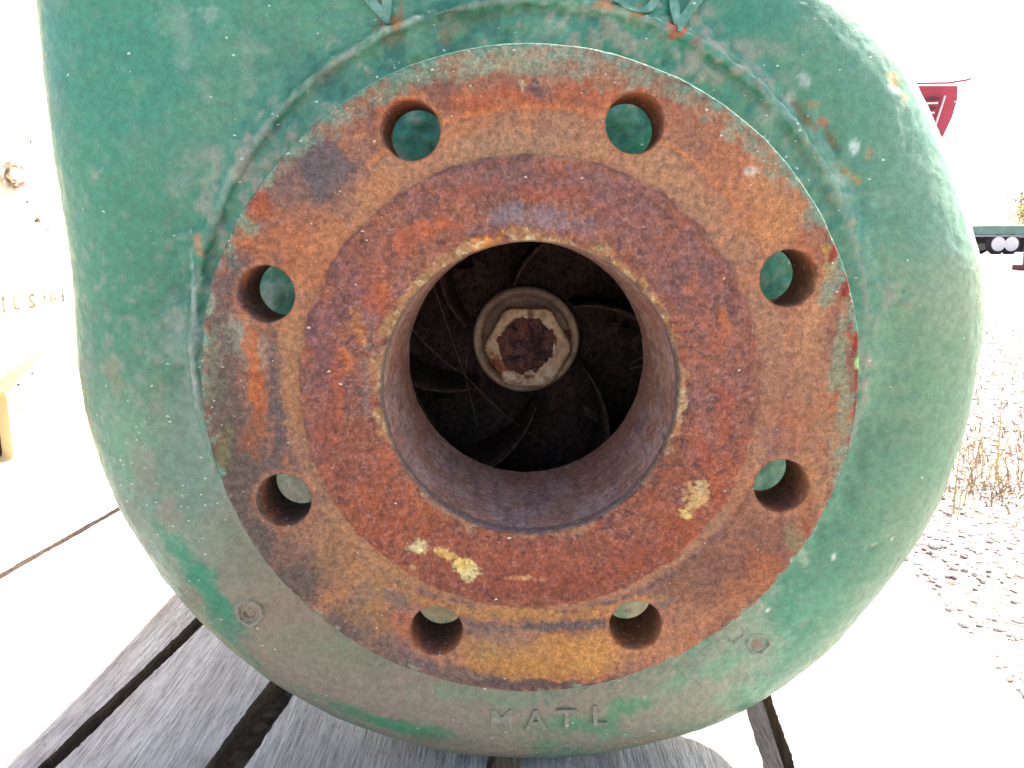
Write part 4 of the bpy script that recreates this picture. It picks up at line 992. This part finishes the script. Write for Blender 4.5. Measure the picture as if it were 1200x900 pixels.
def plank(x0, x1, y0, y1, seed, name='plank', ztop=-0.2045, thick=0.0145, nx=56, ny=330):
    """a sawn board running away from the viewer; edges at y=0.09 are x0 and x1"""
    u = np.linspace(0, 1, nx); v = np.linspace(0, 1, ny) ** 1.0
    U, W = np.meshgrid(u, v, indexing='ij'); yy = y0 + (y1 - y0) * W
    xa = x0 + (yy - 0.09) * 0.12; xb = x1 + (yy - 0.09) * 0.12
    e0 = (fbm(np.stack([np.full(U.size, seed * 3.1), yy.ravel(), np.zeros(U.size)], 1), 110, 5, seed, 0.7) - 0.5).reshape(U.shape) * 0.0022
    e1 = (fbm(np.stack([np.full(U.size, seed * 5.7), yy.ravel(), np.zeros(U.size)], 1), 110, 5, seed + 1, 0.7) - 0.5).reshape(U.shape) * 0.0022
    xa = xa + e0; xb = xb + e1
    xx = xa + (xb - xa) * U
    Pg = np.stack([xx.ravel(), yy.ravel() * 0.05, np.full(U.size, seed * 0.1)], 1)
    Pf = np.stack([xx.ravel(), yy.ravel() * 0.3, np.full(U.size, seed * 0.1)], 1)
    zz = ztop + ((fbm(Pg, 160, 4, seed) - 0.5) * 0.0014 + (fbm(Pf, 14, 2, seed + 5) - 0.5) * 0.0016).reshape(U.shape)
    ed = np.minimum(U, 1 - U) * (x1 - x0); zz = zz - 0.0009 * np.exp(-(ed / 0.0008) ** 2)
    cup = 0
    top = np.stack([xx, yy, zz], -1).reshape(-1, 3)
    i = np.arange(nx * ny).reshape(nx, ny)
    Ff = [np.stack([i[:-1, :-1], i[1:, :-1], i[1:, 1:], i[:-1, 1:]], -1).reshape(-1, 4)]
    Vv = [top]; cnt = len(top)
    for ring, flip in ((i[0, :], False), (i[-1, :], True), (i[:, 0], True), (i[:, -1], False)):
        prev = ring; m = len(ring)
        for d in (0.007, 0.014, thick):
            q = top[ring].copy(); q[:, 2] = q[:, 2] - d; q[:, 0] += (fbm(q, 200, 3, seed + 9) - 0.5) * 0.0012
            Vv.append(q); ids = np.arange(cnt, cnt + m); cnt += m
            f = np.stack([prev[:-1], prev[1:], ids[1:], ids[:-1]], 1); Ff.append(f[:, ::-1] if flip else f); prev = ids
    c4 = np.array([top[i[0, 0]], top[i[-1, 0]], top[i[-1, -1]], top[i[0, -1]]]); c4[:, 2] -= thick
    Vv.append(c4); Ff.append(np.array([[cnt + 3, cnt + 2, cnt + 1, cnt]]))
    o = mesh_np(name, np.concatenate(Vv), np.concatenate(Ff), M_WOOD, None); o.parent = pallet; o.location = -pallet.location
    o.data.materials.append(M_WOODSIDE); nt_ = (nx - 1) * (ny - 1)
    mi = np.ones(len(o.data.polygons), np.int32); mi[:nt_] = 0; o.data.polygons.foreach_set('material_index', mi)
    o.data.set_sharp_from_angle(angle=R(38))
    return o
BOARDS = [tuple(round(-0.006 + (e + 0.006) * 0.976 + 0.001, 4) for e in bb) for bb in [(-1.02, -0.86), (-0.853, -0.70), (-0.692, -0.553), (-0.547, -0.4385), (-0.4305, -0.247), (-0.237, -0.162), (-0.1415, -0.019), (-0.002, 0.1205), (0.1365, 0.282)]]
for k, (a, b_) in enumerate(BOARDS):
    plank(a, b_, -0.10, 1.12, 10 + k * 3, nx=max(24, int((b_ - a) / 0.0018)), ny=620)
def xboard(yc, w, z0, z1, name):
    bm = bmesh.new(); add_box(bm, (-0.37 + (yc - 0.09) * 0.12, yc, (z0 + z1) / 2), (1.30, w, z1 - z0), 0.002)
    o = bm_obj(name, bm, M_WOOD, pallet); o.location = -pallet.location
for yc in (-0.02, 0.50, 1.03): xboard(yc, 0.045, -0.3195, -0.2205, 'stringer')
for (a, b_) in (BOARDS[0], BOARDS[3], BOARDS[6], BOARDS[8]):
    plank(a, b_, -0.10, 1.12, 60 + int(b_ * 10), 'bottom_board', -0.321, 0.015, 12, 60)
lean_root(pallet)

# ------------------------------------------------------------------ cream gearbox standing on the pallet, left
M_CREAM = plain_mat('cream_paint', lin(240, 232, 206), 0.5, 0.10, 14, c2=lin(236, 222, 176), bstr=0.15)
M_RUSTP = plain_mat('rust_patch', lin(112, 74, 60), 0.9, 0.4, 200, bstr=0.5, bdist=0.001)
M_BLACK = plain_mat('dark_inside', lin(92, 70, 64), 0.9, 0.3, 60)
gb = empty('gearbox'); gn = Vector((0.9, -0.436, 0)).normalized(); gu = Vector((0.436, 0.9, 0)).normalized()
GA = Vector((-0.47, 0.56, -0.2065)); GM = Matrix(((gu.x, -gn.x, 0, GA.x), (gu.y, -gn.y, 0, GA.y), (0, 0, 1, GA.z), (0, 0, 0, 1)))
gb.matrix_basis = GM                     # local x runs along the face, y into the box, z up
tag(gb, 'sun-bleached cream gearbox housing with rusty bolt and cast letters left of the green pump', 'gearbox')
bm = bmesh.new(); add_box(bm, (0.02, 0.20, 0.012), (0.60, 0.46, 0.024), 0.006)
bm_obj('base_plate', bm, plain_mat('dusty_cream_paint', lin(234, 220, 186), 0.6, 0.1, 12), gb)
# lower body with an access window
bm = bmesh.new()
WX0, WX1, WZ0, WZ1 = -0.16, -0.059, 0.033, 0.106
def ringbox(x0, x1, z0, z1, y):
    pts = []; rad = 0.008
    for (cx, cz, a0) in ((x1 - rad, z1 - rad, 0), (x0 + rad, z1 - rad, 90), (x0 + rad, z0 + rad, 180), (x1 - rad, z0 + rad, 270)):
        for q in range(6): pts.append(bm.verts.new((cx + rad * math.cos(R(a0 + q * 18)), y, cz + rad * math.sin(R(a0 + q * 18)))))
    return pts
o_ = ringbox(-0.26, 0.26, 0.022, 0.50, 0.012); i_ = ringbox(WX0, WX1, WZ0, WZ1, 0.012); i2 = ringbox(WX0, WX1, WZ0, WZ1, 0.030); o2 = ringbox(-0.26, 0.26, 0.022, 0.50, 0.36)
for A_, B_ in ((o_, i_), (i_, i2), (o2, o_)):
    for q in range(24): bm.faces.new((A_[q], A_[(q + 1) % 24], B_[(q + 1) % 24], B_[q]))
bm.faces.new(o2)
M_CREAMY = plain_mat('yellowed_cream_paint', lin(236, 220, 178), 0.5, 0.1, 10, c2=lin(230, 208, 156), bstr=0.15)
bm_obj('housing', bm, M_CREAMY, gb)
bm = bmesh.new(); add_box(bm, ((WX0 + WX1) / 2, 0.034, (WZ0 + WZ1) / 2), (WX1 - WX0 + 0.01, 0.006, WZ1 - WZ0 + 0.01)); bm_obj('access_window', bm, M_BLACK, gb)
bm = bmesh.new(); BZ = 0.281; add_lathe(bm, [(0.172, -0.02), (0.168, 0.0), (0.163, 0.006), (0.156, 0.009), (0.0, 0.009)], Matrix.Translation((-0.12, 0, BZ)) @ AXY, 96); bm_obj('bearing_cover', bm, M_CREAM, gb, False)
bm = bmesh.new(); add_lathe(bm, [(0.013, 0.0), (0.013, 0.002), (0.010, 0.0025), (0.0095, 0.0025)], Matrix.Translation((-0.042, -0.009, 0.312)) @ AXY, 24)
add_lathe(bm, [(0.0078, 0.0), (0.0078, 0.006), (0.0065, 0.0075), (0, 0.0075)], Matrix.Translation((-0.042, -0.010, 0.312)) @ AXY, 6)
bm_obj('bolt', bm, plain_mat('chipped_bolt', lin(130, 92, 76), 0.9, 0.1, 150, c2=lin(224, 208, 184)), gb)
def blotch(x, z, s, y=-0.0092):
    bm = bmesh.new(); n = 14; c = bm.verts.new((x, y - 0.0006, z)); vs = []
    for q in range(n):
        rr = s * rng.uniform(0.35, 1.0); vs.append(bm.verts.new((x + rr * math.cos(2 * math.pi * q / n), y, z + rr * math.sin(2 * math.pi * q / n) * 0.7)))
    for q in range(n): bm.faces.new((c, vs[q], vs[(q + 1) % n]))
    bm_obj('rust_blister', bm, M_RUSTP, gb)
for (x, z, s) in ((-0.022, 0.271, 0.0042), (-0.012, 0.262, 0.0018), (-0.030, 0.288, 0.002), (-0.020, 0.345, 0.0018)): blotch(x, z, s)
for (x, z, s) in ((-0.030, 0.118, 0.0022), (-0.046, 0.109, 0.0028), (-0.02, 0.070, 0.0015), (0.004, 0.05, 0.001), (-0.048, 0.085, 0.0014)): blotch(x, z, s, 0.0119)
def flat_text(body, size, M, mat, parent, depth=0.0008, name='lettering'):
    cu = bpy.data.curves.new('glyph', 'FONT'); cu.body = body; cu.size = size; cu.extrude = depth; cu.resolution_u = 3; cu.space_character = 1.15
    tmp = bpy.data.objects.new('glyph', cu); me = bpy.data.meshes.new_from_object(tmp); bpy.data.objects.remove(tmp); bpy.data.curves.remove(cu)
    me.name = name; me.transform(M); me.materials.clear(); me.materials.append(mat); o = bpy.data.objects.new(name, me); col.objects.link(o); o.parent = parent; return o
TX = Matrix.Rotation(math.pi / 2, 4, 'X')
M_FADED = plain_mat('faded_rust', lin(96, 72, 62), 0.9, 0.0, 260, c2=lin(226, 214, 186))
flat_text('J E S', 0.0205, Matrix.Translation((-0.066, -0.0093, 0.186)) @ Matrix.Scale(0.8, 4, (1, 0, 0)) @ TX, M_FADED, gb)
flat_text('I N I', 0.013, Matrix.Translation((-0.024, -0.0093, 0.190)) @ Matrix.Scale(0.8, 4, (1, 0, 0)) @ TX, M_FADED, gb)
lean_root(gb)

# ------------------------------------------------------------------ ground, stones, dry grass
GZ = -0.345
def ground_mat():
    m, t, b = new_mat('pale_gravel_ground')
    tc = N(t, 'ShaderNodeTexCoord').outputs['Object']
    v = N(t, 'ShaderNodeTexVoronoi', feature='F1'); v.inputs['Scale'].default_value = 60; t.links.new(tc, v.inputs['Vector'])
    c = mix(t, rampv(t, noise(t, tc, 3, 5), 0.35, 0.65), lin(220, 212, 200), lin(196, 184, 170))
    c = mix(t, rampv(t, v.outputs['Distance'], 0.25, 0.6), c, lin(160, 144, 134))
    c = mix(t, math_(t, 'MULTIPLY', rampv(t, noise(t, tc, 40, 4), 0.56, 0.68), 0.7), c, lin(96, 78, 66))
    t.links.new(c, b.inputs['Base Color']); b.inputs['Roughness'].default_value = 0.95
    bump(t, b, math_(t, 'ADD', v.outputs['Distance'], noise(t, tc, 200, 3)), 0.8, 0.01); return m
xs = np.concatenate([-np.geomspace(1200, 3, 24), np.linspace(-2.5, 5.5, 161), np.geomspace(6, 1200, 24)])
yv = np.concatenate([-np.geomspace(1200, 3, 20), np.linspace(-2.5, 8, 211), np.geomspace(8.5, 1400, 30)])
GX, GY = np.meshgrid(xs, yv, indexing='ij'); Pg = np.stack([GX.ravel(), GY.ravel(), np.zeros(GX.size)], 1)
near = np.exp(-((Pg[:, 0] - 1.0) / 4) ** 2 - ((Pg[:, 1] - 1.5) / 5) ** 2) * (1 - np.exp(-((Pg[:, 0] + 0.4) / 0.9) ** 2 - ((Pg[:, 1] - 0.5) / 0.9) ** 2))
Pg[:, 2] = GZ + (fbm(Pg, 2.5, 4, 301) - 0.5) * 0.05 * near
ii = np.arange(GX.size).reshape(GX.shape); Fg = np.stack([ii[:-1, :-1], ii[1:, :-1], ii[1:, 1:], ii[:-1, 1:]], -1).reshape(-1, 4)
ground = mesh_np('ground', Pg, Fg, ground_mat(), None); ground['kind'] = 'structure'
def gz_at(x, y):
    Pq = np.array([[x, y, 0.0]]); nr = math.exp(-((x - 1.0) / 4) ** 2 - ((y - 1.5) / 5) ** 2) * (1 - math.exp(-((x + 0.4) / 0.9) ** 2 - ((y - 0.5) / 0.9) ** 2))
    return GZ + (fbm(Pq, 2.5, 4, 301)[0] - 0.5) * 0.05 * nr
def gz_arr(x, y):
    Pq = np.stack([x, y, np.zeros_like(x)], 1); nr = np.exp(-((x - 1.0) / 4) ** 2 - ((y - 1.5) / 5) ** 2) * (1 - np.exp(-((x + 0.4) / 0.9) ** 2 - ((y - 0.5) / 0.9) ** 2))
    return GZ + (fbm(Pq, 2.5, 4, 301) - 0.5) * 0.05 * nr
# stones: an icosahedron each, squashed and turned, joined as one loose layer
bmi = bmesh.new(); bmesh.ops.create_icosphere(bmi, subdivisions=1, radius=1.0); bmi.verts.ensure_lookup_table()
IV = np.array([v.co[:] for v in bmi.verts]); IF = np.array([[v.index for v in f.verts] for f in bmi.faces]); bmi.free()
def stone_layer(name, n, xr, yr, s0, s1, mat, label, cat, clump=None, seed=1):
    g = np.random.default_rng(seed); x = g.uniform(*xr, n); y = yr[0] + (yr[1] - yr[0]) * g.uniform(0, 1, n) ** 1.5
    if clump is not None:
        k = clump(x, y) > g.uniform(0, 1, n); x, y = x[k], y[k]; n = len(x)
    s = s0 + (s1 - s0) * g.uniform(0, 1, n) ** 3; z = gz_arr(x, y)
    sc3 = np.stack([s * g.uniform(.7, 1.4, n), s * g.uniform(.7, 1.4, n), s * g.uniform(.4, .8, n)], 1)
    a = g.uniform(0, 2 * math.pi, n); j = 1 + g.uniform(-.22, .22, (n, len(IV), 1))
    Vv = IV[None] * j * sc3[:, None, :]; X_ = Vv[..., 0] * np.cos(a)[:, None] - Vv[..., 1] * np.sin(a)[:, None]; Y_ = Vv[..., 0] * np.sin(a)[:, None] + Vv[..., 1] * np.cos(a)[:, None]
    W = np.stack([X_ + x[:, None], Y_ + y[:, None], Vv[..., 2] + z[:, None] + s[:, None] * 0.2], -1).reshape(-1, 3)
    Ff = (IF[None] + (np.arange(n) * len(IV))[:, None, None]).reshape(-1, 3)
    return tag(mesh_np(name, W, Ff, mat, None, smooth=False), label, cat, kind='stuff')
M_STONE = plain_mat('pale_stone', lin(226, 220, 212), 0.9, 0.25, 30, c2=lin(196, 184, 172))
M_STONE2 = plain_mat('brown_stone', lin(160, 142, 134), 0.9, 0.3, 30)
out_p = lambda x, y: (x > 0.33 + 0.12 * y).astype(float) + (y > 1.3)
stone_layer('gravel', 42000, (0.3, 3.2), (-0.1, 4.5), 0.0022, 0.0075, M_STONE, 'pale sunlit gravel covering the ground right of the pallet', 'gravel', out_p, 5)
stone_layer('dark_gravel', 26000, (0.3, 3.2), (-0.1, 4.5), 0.0014, 0.0046, M_STONE2, 'scattered darker brown pebbles among the pale gravel', 'gravel', out_p, 6)
def blades(name, roots, hmin, hmax, mat, label, cat, seed, lean=0.6, w=0.0012):
    g = np.random.default_rng(seed); VV, FF, c = [], [], 0
    for (x, y, z) in roots:
        hh = g.uniform(hmin, hmax); a = g.uniform(0, 2 * math.pi); ln = g.uniform(0.1, lean) * hh; b0 = g.uniform(0, math.pi); ww = w * g.uniform(.6, 1.5)
        for i in range(5):
            t = i / 4; cx = x + math.cos(a) * ln * t * t; cy = y + math.sin(a) * ln * t * t; cz = z + hh * (t - 0.18 * t * t * (ln / hh)); q = ww * (1 - t * 0.85)
            VV += [(cx - math.cos(b0) * q, cy - math.sin(b0) * q, cz), (cx + math.cos(b0) * q, cy + math.sin(b0) * q, cz)]
        for i in range(4): FF.append((c + 2 * i, c + 2 * i + 1, c + 2 * i + 3, c + 2 * i + 2))
        c += 10
    return tag(mesh_np(name, np.array(VV), np.array(FF), mat, None, smooth=True), label, cat, kind='stuff')
M_DRY = plain_mat('dry_grass', lin(206, 190, 132), 0.85, 0.3, 6, c2=lin(176, 156, 110))
M_DRY2 = plain_mat('withered_grass', lin(176, 150, 122), 0.9, 0.35, 8)
g = np.random.default_rng(11); roots = []
for (cx, cy, n, s) in [(0.95, 1.25, 260, .12), (1.25, 1.5, 260, .16), (0.78, 0.98, 120, .06), (1.5, 2.2, 260, .3), (1.05, 0.95, 160, .12), (2.2, 3.0, 300, .6), (1.3, 1.05, 160, .1), (0.72, 1.15, 70, .06)]:
    for _ in range(n):
        x, y = cx + g.normal() * s, cy + g.normal() * s; roots.append((x, y, gz_at(x, y)))
blades('withered_tufts', roots, 0.012, 0.06, M_DRY2, 'low withered brown grass tufts lying flat on the gravel', 'grass', 12, 2.4, 0.0016)
roots = []
for (cx, cy, n, s) in [(0.80, 1.06, 9, .02), (1.12, 1.20, 26, .10), (0.66, 0.86, 4, .03), (1.6, 2.0, 40, .3)]:
    for _ in range(n):
        x, y = cx + g.normal() * s, cy + g.normal() * s; roots.append((x, y, gz_at(x, y)))
blades('dry_grass', roots, 0.06, 0.2, M_DRY, 'tall dry yellow grass stalks rising from the gravel on the right', 'grass', 13, 0.7, 0.0013)

# ------------------------------------------------------------------ far things
M_RED = plain_mat('faded_red_paint', lin(176, 60, 74), 0.5, 0.25, 3, bstr=0.1)
M_REDD = plain_mat('dark_red_grille', lin(104, 44, 54), 0.7, 0.3, 6)
M_TYRE = plain_mat('tyre_rubber', lin(52, 46, 50), 0.9, 0.2, 20)
M_HUB = plain_mat('white_hub', lin(225, 220, 215), 0.5, 0.1, 10)
M_GREY = plain_mat('galvanised_grey', lin(150, 150, 155), 0.5, 0.2, 10)
# red machine whose hood corner shows past the casing
RX, RY = 3.05, 6.0
rm = empty('red_farm_machine', (RX, RY, GZ)); tag(rm, 'red farm machine with slatted hood, its corner showing past the top right of the pump', 'farm machine')
bm = bmesh.new()      # hood: tapering box, narrow at the foot
def prism(bm, pts, y0, y1):
    a = [bm.verts.new((x, y0, z)) for x, z in pts]; b = [bm.verts.new((x, y1, z)) for x, z in pts]
    bm.faces.new(a); bm.faces.new(b[::-1])
    for q in range(len(pts)): bm.faces.new((a[q], b[q], b[(q + 1) % len(pts)], a[(q + 1) % len(pts)]))
zt = 1.545
prism(bm, [(-0.75, zt), (0.235, zt + 0.0), (0.24, zt - 0.10), (0.215, zt - 0.22), (0.16, zt - 0.36), (0.02, zt - 0.58), (-0.75, zt - 0.58)], 0, 0.7)
bm_obj('hood', bm, M_RED, rm)
for k in range(8):
    z = zt - 0.105 - k * 0.034
    bm = bmesh.new(); add_box(bm, (-0.33, -0.012, z), (0.86 - k * 0.02, 0.02, 0.012), 0, Matrix.Rotation(R(-2), 3, 'Y')); bm_obj('louvre', bm, M_REDD if k % 2 == 0 else M_HUB, rm)
bm = bmesh.new(); add_box(bm, (0.12 - 0.01, -0.014, zt - 0.19), (0.009, 0.022, 0.24), 0, Matrix.Rotation(R(14), 3, 'Y')); bm_obj('grille_edge', bm, M_HUB, rm)
bm = bmesh.new(); add_tube(bm, [(-0.2, -0.03, zt + 0.01), (0.15, -0.03, zt + 0.015), (0.28, -0.03, zt + 0.035), (0.31, -0.03, zt + 0.045)], 0.008, 8); bm_obj('hand_rail', bm, M_RED, rm)
bm = bmesh.new(); add_tube(bm, [(0.2, -0.03, zt - 0.12), (0.32, -0.03, zt - 0.12)], 0.006, 8); bm_obj('lamp_bracket', bm, M_GREY, rm)
bm = bmesh.new(); add_box(bm, (-0.45, 0.35, zt / 2 - 0.30), (0.5, 0.6, zt - 0.55), 0.03); bm_obj('chassis', bm, M_RED, rm)
for (x, y) in ((-0.75, 0.1), (-0.12, 0.1), (-0.75, 0.75), (-0.12, 0.75)):
    bm = bmesh.new(); add_lathe(bm, [(0.0, -0.06), (0.22, -0.06), (0.26, -0.03), (0.26, 0.03), (0.22, 0.06), (0, 0.06)], Matrix.Translation((x, y - 0.1, 0.26)) @ AXY, 32); bm_obj('wheel', bm, M_TYRE, rm, False)
# flatbed trailer far off at the right edge
tr = empty('flatbed_trailer', (18.6, 30, GZ)); tag(tr, 'distant flatbed trailer with twin white-hubbed wheels at the right edge', 'trailer')
M_PGREEN = plain_mat('pale_green_deck', lin(110, 140, 126), 0.7, 0.2, 2)
bm = bmesh.new(); add_box(bm, (1.3, 1.0, 0.86), (5.2, 2.2, 0.34), 0.03); bm_obj('side_board', bm, M_PGREEN, tr)
bm = bmesh.new(); add_box(bm, (1.3, 1.0, 0.66), (5.4, 2.3, 0.06), 0.01); bm_obj('deck', bm, M_GREY, tr)
bm = bmesh.new(); add_box(bm, (1.6, 1.0, 0.50), (4.6, 1.2, 0.22), 0.02); bm_obj('chassis_beam', bm, M_TYRE, tr)
bm = bmesh.new(); add_box(bm, (1.15, 1.15, 0.34), (0.9, 1.6, 0.55), 0.03); bm_obj('tool_box', bm, plain_mat('dark_box', lin(74, 66, 84), 0.7), tr)
for x in (-0.78, -0.30, 3.2):
    for y in (0.0, 1.9):
        bm = bmesh.new(); add_lathe(bm, [(0.16, -0.13), (0.33, -0.13), (0.37, -0.08), (0.37, 0.08), (0.33, 0.13), (0.16, 0.13)], Matrix.Translation((x, y, 0.37)) @ AXY, 32); wl = bm_obj('wheel', bm, M_TYRE, tr)
        bm = bmesh.new(); add_lathe(bm, [(0.0, -0.10), (0.24, -0.10), (0.27, 0.0), (0.26, 0.132), (0.08, 0.14), (0, 0.14)], Matrix.Translation((x, y, 0.37)) @ AXY, 24); bm_obj('hub', bm, M_HUB, wl)
# red gate post / implement leg nearer, cut by the frame
rp = empty('red_implement', (7.72, 12, GZ)); tag(rp, 'red implement frame standing at the right edge in front of the trailer', 'farm implement')
bm = bmesh.new(); add_box(bm, (0.0, 0, 0.42), (0.11, 0.10, 0.84), 0.01); bm_obj('upright', bm, M_RED, rp)
bm = bmesh.new(); add_box(bm, (0.55, 0, 0.66), (1.0, 0.09, 0.09), 0.01); bm_obj('cross_bar', bm, M_RED, rp)
bm = bmesh.new(); add_box(bm, (1.05, 0, 0.40), (0.11, 0.10, 0.80), 0.01); bm_obj('upright', bm, M_RED, rp)
bm = bmesh.new(); add_box(bm, (0.02, 0, 0.04), (0.2, 0.5, 0.08), 0.01); bm_obj('foot_plate', bm, M_REDD, rp)
# trees
M_BARK = plain_mat('bark', lin(96, 84, 72), 0.9, 0.3, 4)
def tree(x, y, hgt, wid, c1, c2, label, seed, n=9000):
    g = np.random.default_rng(seed); tr_ = empty('tree', (x, y, GZ)); tag(tr_, label, 'tree', 'far trees')
    bm = bmesh.new(); add_tube(bm, [(0, 0, 0), (0.1, 0, hgt * .3), (0, 0.1, hgt * .6), (0.1, 0, hgt * .9)], [wid * .06, wid * .045, wid * .03, wid * .01], 8)
    tips = []
    for k in range(10):
        a = g.uniform(0, 6.28); z0 = hgt * g.uniform(.25, .6); L = wid * g.uniform(.3, .48)
        p = [(0, 0, z0), (math.cos(a) * L * .5, math.sin(a) * L * .5, z0 + L * .45), (math.cos(a) * L, math.sin(a) * L, z0 + L * .8)]
        add_tube(bm, p, [wid * .02, wid * .012, wid * .004], 6); tips.append(p[2]); tips.append(p[1])
    tips += [(0, 0, hgt * .85), (0, 0, hgt * .7)]
    bm_obj('trunk', bm, M_BARK, tr_)
    T = np.array(tips)[g.integers(0, len(tips), n)] + g.normal(size=(n, 3)) * wid * np.array([.13, .13, .10]); s = g.uniform(.05, .13, n) * wid / 8
    d1 = g.normal(size=(n, 3)); d1 /= np.linalg.norm(d1, axis=1, keepdims=True); d2 = np.cross(d1, g.normal(size=(n, 3))); d2 /= np.linalg.norm(d2, axis=1, keepdims=True)
    s = s[:, None] * 1.8; Vv = np.stack([T - d1 * s, T + d2 * s * .6, T + d1 * s, T - d2 * s * .6], 1).reshape(-1, 3)
    mesh_np('crown', Vv, np.arange(4 * n).reshape(n, 4), plain_mat('foliage', c1, 0.8, 0.4, 0.6, c2=c2), tr_, smooth=False)
tree(46.3, 70, 4.4, 4.6, lin(214, 200, 120), lin(170, 164, 90), 'yellow-green tree behind the trailer at the right edge', 21)
tree(50.6, 78, 5.6, 4.6, lin(150, 136, 140), lin(120, 116, 104), 'darker tree rising behind the yellow-green one', 22)
